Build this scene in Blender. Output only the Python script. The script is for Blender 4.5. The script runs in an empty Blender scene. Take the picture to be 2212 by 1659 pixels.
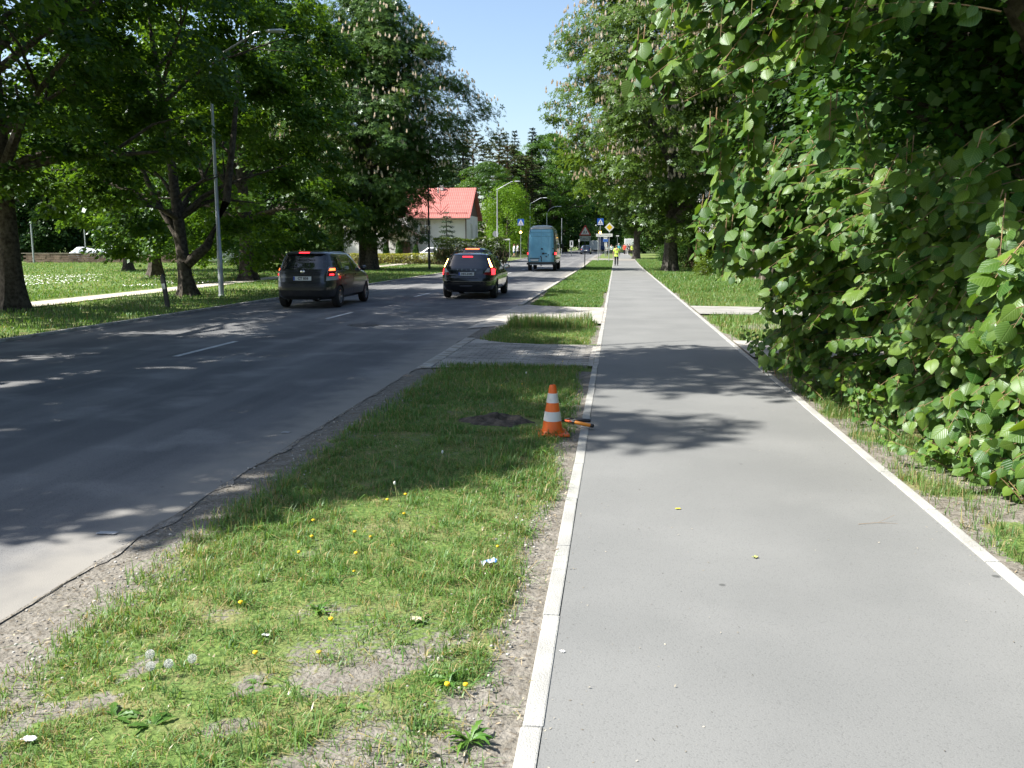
import bpy, bmesh, math, random
import numpy as np
from mathutils import Vector, Matrix, Euler

random.seed(11)
rng = np.random.default_rng(11)
C = bpy.context.scene.collection
SC = bpy.context.scene
R = math.radians

# ------------------------------------------------------------------ camera, light, exposure
EYE = 1.75
YAW, PITCH = R(6.64), R(8.82)
FPX = 1915.7                      # focal length for a picture 2212 wide
cam_d = bpy.data.cameras.new("camera"); cam = bpy.data.objects.new("camera", cam_d); C.objects.link(cam)
cam.location = (0, 0, EYE); cam.rotation_euler = (math.pi/2 - PITCH, 0, YAW)
cam_d.sensor_width = 36; cam_d.lens = 36*FPX/2212; cam_d.clip_start = 0.05; cam_d.clip_end = 3000
SC.camera = cam

SUN_EL, SUN_AZ = R(47), R(13)     # azimuth: from the left (-X), turned 13 degrees behind the camera
sun_dir = Vector((-math.cos(SUN_AZ)*math.cos(SUN_EL), -math.sin(SUN_AZ)*math.cos(SUN_EL), math.sin(SUN_EL)))
sl = bpy.data.lights.new("sun", 'SUN'); sl.energy = 5.0; sl.angle = R(0.53); sl.color = (1, 0.97, 0.905)
so = bpy.data.objects.new("sun", sl); C.objects.link(so); so.rotation_euler = sun_dir.to_track_quat('Z', 'Y').to_euler()
so.location = (-40, -20, 60)
w = bpy.data.worlds.new("World"); SC.world = w; w.use_nodes = True
nt = w.node_tree
sky = nt.nodes.new('ShaderNodeTexSky'); sky.sky_type = 'NISHITA'; sky.sun_disc = False
sky.sun_elevation = SUN_EL; sky.sun_rotation = math.atan2(sun_dir.x, sun_dir.y)
sky.air_density = 1.0; sky.dust_density = 1.4; sky.ozone_density = 1.2
bg = nt.nodes['Background']; bg.inputs[1].default_value = 0.095
nt.links.new(sky.outputs[0], bg.inputs[0])
SC.view_settings.view_transform = 'Standard'; SC.view_settings.look = 'None'
SC.view_settings.exposure = 1.25; SC.view_settings.gamma = 1
SC.cycles.max_bounces = 6; SC.cycles.diffuse_bounces = 3; SC.cycles.glossy_bounces = 3
SC.cycles.transmission_bounces = 4; SC.cycles.transparent_max_bounces = 4
SC.cycles.caustics_reflective = False; SC.cycles.caustics_refractive = False
SC.cycles.use_denoising = True
SC.cycles.sample_clamp_indirect = 4

# ------------------------------------------------------------------ helpers
_r = np.array([math.cos(YAW), math.sin(YAW), 0])
_f = np.array([-math.sin(YAW)*math.cos(PITCH), math.cos(YAW)*math.cos(PITCH), -math.sin(PITCH)])
_u = np.cross(_r, _f)
def ray(x, y):
    return _f + (x-1106)/FPX*_r - (y-829.5)/FPX*_u
def at(x, y, Y):
    """world point seen at (x, y) of the photograph (2212 wide) that lies Y metres down the road"""
    d = ray(x, y); t = Y/d[1]
    return Vector((d[0]*t, Y, EYE + d[2]*t))
def gz(Y):
    """height of the ground: it rises a little beyond 70 m"""
    Y = np.asarray(Y, float)
    s = np.clip((Y-70)/55, 0, 1)
    return 0.33*s*s*(3-2*s) + np.clip(Y-120, 0, 400)*0.0025

class NoiseTab:
    def __init__(self, seed, n=256):
        self.t = np.random.default_rng(seed).random((n, n)); self.n = n
    def __call__(self, x, y):
        x = np.asarray(x, float); y = np.asarray(y, float)
        xi = np.floor(x).astype(int); yi = np.floor(y).astype(int)
        fx = x-xi; fy = y-yi; fx = fx*fx*(3-2*fx); fy = fy*fy*(3-2*fy)
        n = self.n
        a = self.t[xi % n, yi % n]; b = self.t[(xi+1) % n, yi % n]; c = self.t[xi % n, (yi+1) % n]; d = self.t[(xi+1) % n, (yi+1) % n]
        return (a*(1-fx)+b*fx)*(1-fy)+(c*(1-fx)+d*fx)*fy
    def fbm(self, x, y, o=3):
        s = 0; a = 0.5; t = 0
        for k in range(o):
            c_, s_ = math.cos(.65+k*1.1), math.sin(.65+k*1.1)
            s = s + a*self((x*c_-y*s_)*2**k+k*17.3+50, (x*s_+y*c_)*2**k+k*9.1+50); t += a; a *= .5
        return s/t
N1 = NoiseTab(3)

def tag(o, label=None, cat=None, group=None, kind=None):
    if label: o['label'] = label
    if cat: o['category'] = cat
    if group: o['group'] = group
    if kind: o['kind'] = kind
    return o

def link(name, data, parent=None, loc=None, rot=None, scale=None):
    o = bpy.data.objects.new(name, data); C.objects.link(o)
    if parent is not None: o.parent = parent
    if loc is not None: o.location = loc
    if rot is not None: o.rotation_euler = rot
    if scale is not None: o.scale = (scale,)*3 if isinstance(scale, (int, float)) else scale
    return o

def empty(name, loc=(0, 0, 0), rz=0, label=None, cat=None, group=None, scale=None):
    o = link(name, None, None, loc, (0, 0, rz), scale); o.empty_display_size = .2
    return tag(o, label, cat, group)

def copy_tree(o, parent=None):
    c = o.copy(); C.objects.link(c); c.parent = parent
    for ch in list(o.children): copy_tree(ch, c)
    return c

def np_mesh(name, V, F4=None, F3=None, mats=(), smooth=False, attr=None, uv=None, midx=None):
    """mesh from numpy arrays; quads first, then triangles"""
    me = bpy.data.meshes.new(name)
    n4 = 0 if F4 is None else len(F4); n3 = 0 if F3 is None else len(F3)
    loops = np.concatenate([np.asarray(a, np.int32).ravel() for a in (F4, F3) if a is not None and len(a)])
    me.vertices.add(len(V)); me.vertices.foreach_set('co', np.asarray(V, np.float32).ravel())
    me.loops.add(len(loops)); me.loops.foreach_set('vertex_index', loops)
    tot = np.concatenate([np.full(n4, 4, np.int32), np.full(n3, 3, np.int32)])
    st = np.concatenate([[0], np.cumsum(tot)[:-1]]).astype(np.int32)
    me.polygons.add(n4+n3); me.polygons.foreach_set('loop_start', st); me.polygons.foreach_set('loop_total', tot)
    if midx is not None: me.polygons.foreach_set('material_index', np.asarray(midx, np.int32))
    if smooth: me.polygons.foreach_set('use_smooth', np.ones(n4+n3, bool))
    if attr is not None:
        for an, (dom, vals) in attr.items():
            a = me.attributes.new(an, 'FLOAT', dom); a.data.foreach_set('value', np.asarray(vals, np.float32))
    if uv is not None:
        l = me.uv_layers.new(name='UVMap'); l.data.foreach_set('uv', np.asarray(uv, np.float32)[loops].ravel())
    me.update(calc_edges=True); me.validate()
    for m in mats: me.materials.append(m)
    return me

class MB:
    """collects boxes, tubes, lathes and prisms, then links them as one mesh object"""
    def __init__(s): s.v = []; s.f = []
    def add(s, V, F):
        b = len(s.v); s.v.extend([tuple(p) for p in V]); s.f.extend([tuple(i+b for i in f) for f in F]); return s
    def box(s, c, size, rz=0, M=None):
        x, y, z = [k/2 for k in size]
        P = [Vector((a*x, b*y, d*z)) for a in (-1, 1) for b in (-1, 1) for d in (-1, 1)]
        if M is None: M = Matrix.Rotation(rz, 4, 'Z')
        P = [M @ p + Vector(c) for p in P]
        return s.add(P, [(0, 1, 3, 2), (4, 6, 7, 5), (0, 4, 5, 1), (2, 3, 7, 6), (0, 2, 6, 4), (1, 5, 7, 3)])
    def tube(s, pts, rad, n=8, caps=True):
        pts = [Vector(p) for p in pts]
        if isinstance(rad, (int, float)): rad = [rad]*len(pts)
        V = []; F = []
        for i, p in enumerate(pts):
            t = (pts[min(i+1, len(pts)-1)]-pts[max(i-1, 0)]).normalized()
            a = t.cross(Vector((0, 0, 1)) if abs(t.z) < .95 else Vector((1, 0, 0))).normalized(); b = t.cross(a)
            for k in range(n):
                q = 2*math.pi*k/n
                V.append(p + (a*math.cos(q)+b*math.sin(q))*rad[i])
        for i in range(len(pts)-1):
            for k in range(n):
                F.append((i*n+k, i*n+(k+1) % n, (i+1)*n+(k+1) % n, (i+1)*n+k))
        if caps:
            F.append(tuple(range(n))[::-1]); F.append(tuple((len(pts)-1)*n+k for k in range(n)))
        return s.add(V, F)
    def lathe(s, prof, n=24, M=None, close=False):
        """profile of (radius, z) turned about Z, then placed by M"""
        V = []; F = []
        for r, z in prof:
            for k in range(n):
                q = 2*math.pi*k/n; V.append(Vector((r*math.cos(q), r*math.sin(q), z)))
        m = len(prof)
        for i in range(m-1 + (1 if close else 0)):
            for k in range(n):
                F.append((i*n+k, i*n+(k+1) % n, ((i+1) % m)*n+(k+1) % n, ((i+1) % m)*n+k))
        if not close:
            F.append(tuple(range(n))[::-1]); F.append(tuple((m-1)*n+k for k in range(n)))
        if M is not None: V = [M @ v for v in V]
        return s.add(V, F)
    def prism(s, poly, d0, d1, M=None):
        """polygon (x, z) extruded along y from d0 to d1"""
        n = len(poly)
        V = [Vector((x, d0, z)) for x, z in poly] + [Vector((x, d1, z)) for x, z in poly]
        F = [tuple(range(n)), tuple(range(2*n-1, n-1, -1))] + [(i, n+i, n+(i+1) % n, (i+1) % n) for i in range(n)]
        if M is not None: V = [M @ v for v in V]
        return s.add(V, F)
    def ball(s, c, r, n=10, m=7):
        r = (r, r, r) if isinstance(r, (int, float)) else r
        V = [Vector(c)+Vector((0, 0, -r[2]))]; F = []
        for i in range(1, m):
            a = -math.pi/2+math.pi*i/m
            for k in range(n):
                q = 2*math.pi*k/n
                V.append(Vector(c)+Vector((r[0]*math.cos(a)*math.cos(q), r[1]*math.cos(a)*math.sin(q), r[2]*math.sin(a))))
        V.append(Vector(c)+Vector((0, 0, r[2])))
        for k in range(n): F.append((0, 1+(k+1) % n, 1+k))
        for i in range(m-2):
            for k in range(n): F.append((1+i*n+k, 1+i*n+(k+1) % n, 1+(i+1)*n+(k+1) % n, 1+(i+1)*n+k))
        L = len(V)-1; b = 1+(m-2)*n
        for k in range(n): F.append((b+k, b+(k+1) % n, L))
        return s.add(V, F)
    def mesh(s, name, m, smooth=False, bevel=0):
        me = bpy.data.meshes.new(name); me.from_pydata([tuple(v) for v in s.v], [], s.f); me.validate()
        bm = bmesh.new(); bm.from_mesh(me); bmesh.ops.recalc_face_normals(bm, faces=bm.faces)
        if bevel: bmesh.ops.bevel(bm, geom=list(bm.edges), offset=bevel, segments=2, affect='EDGES', profile=.6, clamp_overlap=True)
        bm.to_mesh(me); bm.free()
        for mm in (m if isinstance(m, (list, tuple)) else [m]): me.materials.append(mm)
        if smooth:
            me.polygons.foreach_set('use_smooth', np.ones(len(me.polygons), bool))
            try: me.set_sharp_from_angle(angle=R(40))
            except Exception: pass
        return me
    def build(s, name, m, parent=None, smooth=False, bevel=0, loc=None, rot=None):
        return link(name, s.mesh(name, m, smooth, bevel), parent, loc, rot)

def text_mesh(body, size, m, name='lettering', extrude=.002, bold=0):
    cu = bpy.data.curves.new(name, 'FONT'); cu.body = body; cu.size = size; cu.align_x = 'CENTER'; cu.align_y = 'CENTER'
    cu.extrude = extrude; cu.offset = bold; cu.resolution_u = 2
    o = bpy.data.objects.new(name, cu); C.objects.link(o)
    bpy.context.view_layer.update()
    me = bpy.data.meshes.new_from_object(o.evaluated_get(bpy.context.evaluated_depsgraph_get()))
    bpy.data.objects.remove(o); me.materials.clear(); me.materials.append(m)
    return me

# ------------------------------------------------------------------ materials
def mat(name, col, rough=.7, col2=None, scale=6, detail=4, bump=0, bscale=None, metal=0, spec=.5, coat=0, rough2=None, coords='Object', ramp=(.35, .65)):
    m = bpy.data.materials.new(name); m.use_nodes = True; n = m.node_tree.nodes; L = m.node_tree.links
    b = n['Principled BSDF']; b.inputs['Base Color'].default_value = (*col, 1); b.inputs['Roughness'].default_value = rough
    b.inputs['Metallic'].default_value = metal; b.inputs['Specular IOR Level'].default_value = spec; b.inputs['Coat Weight'].default_value = coat
    b.inputs['Coat Roughness'].default_value = .08
    tc = n.new('ShaderNodeTexCoord')
    if col2 is not None or rough2 is not None:
        t = n.new('ShaderNodeTexNoise'); t.inputs['Scale'].default_value = scale; t.inputs['Detail'].default_value = detail
        L.new(tc.outputs[coords], t.inputs['Vector'])
        r = n.new('ShaderNodeValToRGB'); r.color_ramp.elements[0].position = ramp[0]; r.color_ramp.elements[1].position = ramp[1]
        r.color_ramp.elements[0].color = (*col, 1); r.color_ramp.elements[1].color = (*(col2 or col), 1)
        L.new(t.outputs['Fac'], r.inputs[0]); L.new(r.outputs[0], b.inputs['Base Color'])
        if rough2 is not None:
            mr = n.new('ShaderNodeMapRange'); mr.inputs[3].default_value = rough; mr.inputs[4].default_value = rough2
            L.new(t.outputs['Fac'], mr.inputs[0]); L.new(mr.outputs[0], b.inputs['Roughness'])
    if bump:
        t2 = n.new('ShaderNodeTexNoise'); t2.inputs['Scale'].default_value = bscale or scale*4; t2.inputs['Detail'].default_value = 5
        L.new(tc.outputs[coords], t2.inputs['Vector'])
        bp = n.new('ShaderNodeBump'); bp.inputs['Strength'].default_value = bump; bp.inputs['Distance'].default_value = .02
        L.new(t2.outputs['Fac'], bp.inputs['Height']); L.new(bp.outputs[0], b.inputs['Normal'])
    return m

def glow(name, col, strength, base=(.3, .02, .02)):
    m = mat(name, base, .2); b = m.node_tree.nodes['Principled BSDF']
    b.inputs['Emission Color'].default_value = (*col, 1); b.inputs['Emission Strength'].default_value = strength
    return m

def leaf_mat(name, c1, c2, trans=.35, gloss=.05, grough=.35, tint=(1.25, 1.15, .45), uvveins=False):
    m = bpy.data.materials.new(name); m.use_nodes = True; n = m.node_tree.nodes; L = m.node_tree.links
    n.remove(n['Principled BSDF']); out = n['Material Output']
    at_ = n.new('ShaderNodeAttribute'); at_.attribute_name = 'var'
    oi = n.new('ShaderNodeObjectInfo')
    mix = n.new('ShaderNodeMix'); mix.data_type = 'RGBA'; mix.inputs[6].default_value = (*c1, 1); mix.inputs[7].default_value = (*c2, 1)
    L.new(at_.outputs['Fac'], mix.inputs[0])
    hs = n.new('ShaderNodeHueSaturation')
    mr = n.new('ShaderNodeMapRange'); mr.inputs[3].default_value = .8; mr.inputs[4].default_value = 1.2
    L.new(oi.outputs['Random'], mr.inputs[0]); L.new(mr.outputs[0], hs.inputs['Value'])
    L.new(mix.outputs[2], hs.inputs['Color']); col = hs.outputs[0]
    nrm = None
    if uvveins:
        uv = n.new('ShaderNodeUVMap'); uv.uv_map = 'UVMap'; sp = n.new('ShaderNodeSeparateXYZ'); L.new(uv.outputs[0], sp.inputs[0])
        ab = n.new('ShaderNodeMath'); ab.operation = 'ABSOLUTE'; L.new(sp.outputs[0], ab.inputs[0])
        # side veins leave the midrib at a slant: bands of (v - 0.8|u|)
        ml = n.new('ShaderNodeMath'); ml.operation = 'MULTIPLY_ADD'; ml.inputs[1].default_value = -.75; L.new(ab.outputs[0], ml.inputs[0]); L.new(sp.outputs[1], ml.inputs[2])
        sc = n.new('ShaderNodeMath'); sc.operation = 'MULTIPLY'; sc.inputs[1].default_value = 7.0; L.new(ml.outputs[0], sc.inputs[0])
        pp = n.new('ShaderNodeMath'); pp.operation = 'PINGPONG'; pp.inputs[1].default_value = .5; L.new(sc.outputs[0], pp.inputs[0])
        v1 = n.new('ShaderNodeMapRange'); v1.inputs[1].default_value = 0; v1.inputs[2].default_value = .16; v1.inputs[3].default_value = 1; v1.inputs[4].default_value = 0
        L.new(pp.outputs[0], v1.inputs[0])
        v2 = n.new('ShaderNodeMapRange'); v2.inputs[1].default_value = 0; v2.inputs[2].default_value = .035; v2.inputs[3].default_value = 1; v2.inputs[4].default_value = 0
        L.new(ab.outputs[0], v2.inputs[0])
        mx = n.new('ShaderNodeMath'); mx.operation = 'MAXIMUM'; L.new(v1.outputs[0], mx.inputs[0]); L.new(v2.outputs[0], mx.inputs[1])
        ve = n.new('ShaderNodeMix'); ve.data_type = 'RGBA'; ve.blend_type = 'MIX'
        sm = n.new('ShaderNodeMath'); sm.operation = 'MULTIPLY'; sm.inputs[1].default_value = .28; L.new(mx.outputs[0], sm.inputs[0])
        L.new(sm.outputs[0], ve.inputs[0]); L.new(col, ve.inputs[6]); ve.inputs[7].default_value = (.28, .38, .12, 1)
        col = ve.outputs[2]
        bp = n.new('ShaderNodeBump'); bp.inputs['Strength'].default_value = .45; bp.inputs['Distance'].default_value = .004; bp.invert = True
        L.new(mx.outputs[0], bp.inputs['Height']); nrm = bp.outputs[0]
    d = n.new('ShaderNodeBsdfDiffuse'); L.new(col, d.inputs[0])
    tm = n.new('ShaderNodeMix'); tm.data_type = 'RGBA'; tm.blend_type = 'MULTIPLY'; tm.inputs[0].default_value = 1; tm.inputs[7].default_value = (*tint, 1)
    L.new(col, tm.inputs[6])
    t = n.new('ShaderNodeBsdfTranslucent'); L.new(tm.outputs[2], t.inputs[0])
    g = n.new('ShaderNodeBsdfGlossy'); g.inputs['Roughness'].default_value = grough; g.inputs[0].default_value = (.9, .95, 1, 1)
    if nrm: L.new(nrm, d.inputs['Normal']); L.new(nrm, g.inputs['Normal'])
    m1 = n.new('ShaderNodeMixShader'); m1.inputs[0].default_value = trans; L.new(d.outputs[0], m1.inputs[1]); L.new(t.outputs[0], m1.inputs[2])
    m2 = n.new('ShaderNodeMixShader'); m2.inputs[0].default_value = gloss; L.new(m1.outputs[0], m2.inputs[1]); L.new(g.outputs[0], m2.inputs[2])
    L.new(m2.outputs[0], out.inputs[0])
    return m

M = {}
M['bark'] = mat('bark', (.035, .028, .022), .95, (.10, .085, .07), 9, 6, .9, 30, spec=.2)
M['bark_grey'] = mat('bark_grey', (.042, .037, .033), .95, (.115, .105, .092), 7, 6, .9, 26, spec=.2)
M['bark_pine'] = mat('bark_pine', (.10, .05, .03), .95, (.24, .12, .07), 4, 5, .7, 20, spec=.2)
M['twig'] = mat('twig', (.16, .10, .05), .8, (.26, .17, .08), 30)
M['maple'] = leaf_mat('maple_leaf', (.027, .08, .013), (.108, .205, .026), .48, .02, tint=(1.4, 1.25, .4))
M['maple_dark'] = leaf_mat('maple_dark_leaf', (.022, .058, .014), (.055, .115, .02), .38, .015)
M['chestnut_shaded'] = leaf_mat('shaded_chestnut_leaf', (.04, .09, .022), (.095, .165, .034), .36, .02)  # darker copy of the chestnut leaf, the crown's shade put into its colour
M['chestnut'] = leaf_mat('chestnut_leaf', (.06, .125, .022), (.145, .235, .04), .42, .02)
M['lime'] = leaf_mat('linden_leaf', (.034, .12, .016), (.18, .29, .03), .42, .028, .42, uvveins=True)
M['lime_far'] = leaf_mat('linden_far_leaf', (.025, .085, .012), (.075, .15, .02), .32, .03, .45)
M['birch'] = leaf_mat('birch_leaf', (.09, .19, .02), (.16, .27, .03), .42, .01)
M['needle'] = leaf_mat('needle', (.018, .04, .022), (.035, .06, .028), .1, .02)
M['pine'] = leaf_mat('pine_needle', (.05, .07, .035), (.10, .11, .05), .15, .01)
M['bluespruce'] = leaf_mat('blue_spruce_needle', (.05, .085, .06), (.10, .14, .09), .1, .02)
M['hedge'] = leaf_mat('hedge_leaf', (.05, .11, .015), (.16, .22, .02), .35, .03)
M['hedge_yellow'] = leaf_mat('yellow_hedge_leaf', (.16, .19, .015), (.34, .32, .02), .35, .03)
M['hedge_stem'] = mat('hedge_stem', (.10, .075, .045), .95, (.19, .14, .08), 12)
M['grass'] = leaf_mat('grass_blade', (.055, .16, .038), (.20, .305, .085), .35, .02, .45)
M['straw'] = leaf_mat('straw_blade', (.24, .21, .09), (.42, .34, .17), .3, .02)
M['herb'] = leaf_mat('herb_leaf', (.07, .18, .03), (.14, .26, .045), .38, .02, .45)
M['candle'] = leaf_mat('chestnut_blossom', (.72, .63, .50), (.82, .74, .58), .35, .0, tint=(1, .9, .8))
M['lilac'] = leaf_mat('lilac_blossom', (.6, .58, .62), (.75, .73, .74), .3, .0, tint=(1, 1, 1))
M['steel'] = mat('galvanised_steel', (.38, .40, .42), .45, (.48, .50, .52), 3, metal=.6)
M['steel_light'] = mat('light_steel', (.55, .58, .60), .4, (.62, .64, .66), 3, metal=.3)
M['steel_dark'] = mat('dark_steel', (.03, .032, .035), .5, (.05, .05, .055), 6, metal=.3)
M['white'] = mat('white_paint', (.78, .78, .76), .4, (.70, .70, .68), 5)
M['black'] = mat('black_plastic', (.012, .012, .013), .45, (.02, .02, .021), 14)
M['rubber'] = mat('rubber', (.012, .012, .012), .8, (.022, .021, .02), 20)
M['sign_blue'] = mat('sign_blue', (.015, .09, .42), .4, (.02, .10, .45), 8)
M['sign_red'] = mat('sign_red', (.42, .025, .03), .4, (.48, .03, .035), 8)
M['sign_yellow'] = mat('sign_yellow', (.80, .52, .01), .4, (.75, .48, .01), 8)
M['plate'] = mat('plate_white', (.62, .64, .62), .4, (.7, .72, .70), 8)
# ------------------------------------------------------------------ ground, road, path
Xk_l, Xk_r = -0.235, 2.07          # inner faces of the two path kerbs
Xr_r, Xr_l = -2.86, -11.15        # road edges
END = 190

def sheet(name, xs, ys, z, m, xf=None, attr=None, label=None):
    """a ground sheet over the grid xs x ys that follows gz(), z above it"""
    xs = np.asarray(xs, float); ys = np.asarray(ys, float)
    Y, X = np.meshgrid(ys, xs, indexing='ij')
    if xf is not None: X = xf(X, Y)
    Z = gz(Y) + (z(X, Y) if callable(z) else z)
    V = np.stack([X, Y, Z], -1).reshape(-1, 3); nx = len(xs); ny = len(ys)
    i = (np.arange(ny-1)[:, None]*nx + np.arange(nx-1)[None]).ravel()
    F = np.stack([i, i+1, i+1+nx, i+nx], -1)
    at_ = None if attr is None else {k: ('POINT', f(X, Y).ravel()) for k, f in attr.items()}
    o = link(name, np_mesh(name, V, F, mats=[m], smooth=True, attr=at_)); tag(o, label, kind='structure')
    return o

def ground_mat():
    """soil, sand and turf; the point attribute 'turf' says how much of each"""
    m = bpy.data.materials.new('turf_and_soil'); m.use_nodes = True; n = m.node_tree.nodes; L = m.node_tree.links; b = n['Principled BSDF']
    b.inputs['Roughness'].default_value = .95; b.inputs['Specular IOR Level'].default_value = .15
    tc = n.new('ShaderNodeTexCoord')
    def noise(s, d=5):
        t = n.new('ShaderNodeTexNoise'); t.inputs['Scale'].default_value = s; t.inputs['Detail'].default_value = d; L.new(tc.outputs['Object'], t.inputs['Vector']); return t
    def mix(f, a, c):
        x = n.new('ShaderNodeMix'); x.data_type = 'RGBA'
        for s, k in ((f, 0), (a, 6), (c, 7)):
            if hasattr(s, 'is_output'): L.new(s, x.inputs[k])
            else: x.inputs[k].default_value = (*s, 1) if isinstance(s, tuple) else s
        return x.outputs[2]
    def ramp(s, a, c):
        r = n.new('ShaderNodeMapRange'); r.interpolation_type = 'SMOOTHSTEP'; r.inputs[1].default_value = a; r.inputs[2].default_value = c; L.new(s, r.inputs[0]); return r.outputs[0]
    n1 = noise(2.2); n2 = noise(38); n3 = noise(11); n4 = noise(150, 2)
    soil = mix(ramp(n3.outputs[0], .35, .7), (.165, .15, .125), (.24, .22, .19))
    soil = mix(ramp(n2.outputs[0], .52, .7), soil, (.125, .105, .08))
    soil = mix(ramp(n4.outputs[0], .62, .75), soil, (.29, .27, .235))
    turf = mix(ramp(n2.outputs[0], .35, .65), (.07, .12, .028), (.15, .21, .055))
    turf = mix(ramp(n1.outputs[0], .45, .7), turf, (.20, .19, .085))
    a = n.new('ShaderNodeAttribute'); a.attribute_name = 'turf'
    ad = n.new('ShaderNodeMath'); ad.operation = 'ADD'; L.new(a.outputs['Fac'], ad.inputs[0])
    sb = n.new('ShaderNodeMath'); sb.operation = 'MULTIPLY_ADD'; sb.inputs[1].default_value = .9; sb.inputs[2].default_value = -.45; L.new(n2.outputs[0], sb.inputs[0]); L.new(sb.outputs[0], ad.inputs[1])
    L.new(mix(ramp(ad.outputs[0], .35, .65), soil, turf), b.inputs['Base Color'])
    bp = n.new('ShaderNodeBump'); bp.inputs['Strength'].default_value = .7; bp.inputs['Distance'].default_value = .03; L.new(n2.outputs[0], bp.inputs['Height'])
    L.new(bp.outputs[0], b.inputs['Normal'])
    return m

def asphalt(name, c1, c2, worn, scale_worn, streak=0, speck=.5, dust=False):
    m = bpy.data.materials.new(name); m.use_nodes = True; n = m.node_tree.nodes; L = m.node_tree.links; b = n['Principled BSDF']
    b.inputs['Roughness'].default_value = .85; b.inputs['Specular IOR Level'].default_value = .3
    tc = n.new('ShaderNodeTexCoord')
    def noise(s, d=4, st=None):
        t = n.new('ShaderNodeTexNoise'); t.inputs['Scale'].default_value = s; t.inputs['Detail'].default_value = d
        if st:
            mp = n.new('ShaderNodeMapping'); mp.inputs['Scale'].default_value = st; L.new(tc.outputs['Object'], mp.inputs[0]); L.new(mp.outputs[0], t.inputs['Vector'])
        else: L.new(tc.outputs['Object'], t.inputs['Vector'])
        return t.outputs[0]
    def ramp(s, a, c):
        r = n.new('ShaderNodeMapRange'); r.interpolation_type = 'SMOOTHSTEP'; r.inputs[1].default_value = a; r.inputs[2].default_value = c; L.new(s, r.inputs[0]); return r.outputs[0]
    def mix(f, a, c, fac=1.0):
        x = n.new('ShaderNodeMix'); x.data_type = 'RGBA'
        if fac != 1.0:
            q = n.new('ShaderNodeMath'); q.operation = 'MULTIPLY'; q.inputs[1].default_value = fac; L.new(f, q.inputs[0]); f = q.outputs[0]
        L.new(f, x.inputs[0])
        for s, k in ((a, 6), (c, 7)):
            if hasattr(s, 'is_output'): L.new(s, x.inputs[k])
            else: x.inputs[k].default_value = (*s, 1)
        return x.outputs[2]
    fine = noise(330, 2); grain = noise(130, 3); big = noise(.55, 5); st = noise(1.0, 4, (1.4, .09, 1))
    col = mix(ramp(big, .3, .7), c1, c2)
    if streak: col = mix(ramp(st, .42, .68), col, worn, streak)
    col = mix(ramp(noise(scale_worn, 5), .5, .72), col, worn, .55)
    col = mix(ramp(fine, .56, .72), col, tuple(min(1, k*1.75) for k in c2), speck)
    col = mix(ramp(grain, .44, .3), col, tuple(k*.55 for k in c1), speck)
    vor = n.new('ShaderNodeTexVoronoi'); vor.feature = 'F1'; vor.inputs['Scale'].default_value = 1.3; L.new(tc.outputs['Object'], vor.inputs['Vector'])
    col = mix(ramp(vor.outputs['Distance'], .035, .02), col, tuple(k*.35 for k in c1), .7)   # old gum spots
    if dust:      # sand swept against the edge of the carriageway
        sx = n.new('ShaderNodeSeparateXYZ'); L.new(tc.outputs['Object'], sx.inputs[0])
        ad = n.new('ShaderNodeMath'); ad.operation = 'MULTIPLY_ADD'; ad.inputs[1].default_value = .9; L.new(noise(3.2, 6), ad.inputs[0]); L.new(sx.outputs[0], ad.inputs[2])
        col = mix(ramp(ad.outputs[0], -3.15, -2.38), col, (.27, .252, .222), .85)
    L.new(col, b.inputs['Base Color'])
    bp = n.new('ShaderNodeBump'); bp.inputs['Strength'].default_value = .4; bp.inputs['Distance'].default_value = .004
    L.new(grain, bp.inputs['Height']); L.new(bp.outputs[0], b.inputs['Normal'])
    return m

M['ground'] = ground_mat()
M['path'] = asphalt('path_asphalt', (.158, .160, .155), (.196, .197, .19), (.215, .215, .207), .7, .12, .42)
M['road'] = asphalt('road_asphalt', (.088, .09, .094), (.128, .128, .128), (.27, .262, .25), 1.1, .42, .9, dust=True)
M['kerb'] = mat('kerb_concrete', (.31, .305, .285), .85, (.40, .395, .365), 3.5, 6, .4, 120, spec=.2)
M['kerb_old'] = mat('old_kerb_concrete', (.28, .26, .22), .9, (.48, .46, .42), 5, 6, .5, 90, spec=.2)
M['gravel'] = mat('crossing_sand', (.33, .31, .275), .95, (.46, .43, .39), 2.2, 8, .8, 70, spec=.1)
M['footpath'] = mat('footpath_sand', (.42, .38, .31), .95, (.52, .48, .40), 2.2, 8, .5, 60, spec=.1)
M['paint'] = mat('road_paint', (.62, .62, .60), .7, (.42, .42, .41), 9, 8, .3, 80)

def sm(a, b, x): t = np.clip((x-a)/(b-a), 0, 1); return t*t*(3-2*t)

# how much turf grows where (0 bare soil .. 1 full turf)
def turf_verge(X, Y):
    e = .32*(N1.fbm(X*1.4+3, Y*.9, 3)-.5)
    t = sm(-2.62, -2.22, X+e*.8)*(1-sm(-.57, -.34, X+e*.8))
    bare = N1.fbm(X*1.15+40, Y*1.15+11, 3)
    near = 1-sm(2.9, 4.3, Y)
    t = t*(1-(.25+.45*near)*sm(.57-.03*near, .69-.03*near, bare))
    small = N1.fbm(X*4.2+7, Y*4.2+31, 3)
    t = t*(1-(.35+.4*near)*sm(.56-.03*near, .68, small)*(1-sm(8, 14, Y)))
    return np.clip(t, 0, 1)
def turf_right(X, Y):
    t = sm(2.08, 2.4, X+.4*(N1.fbm(X*1.5, Y*1.5, 3)-.5))
    bare = N1.fbm(X*1.3+9, Y*1.1+4, 3)
    return np.clip(t*(1-.8*sm(.50, .62, bare)*(1-sm(16, 26, Y))*1.0) , 0, 1)
def turf_all(X, Y): return .55+.45*sm(.3, .5, N1.fbm(X*.25, Y*.25, 3))

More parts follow.
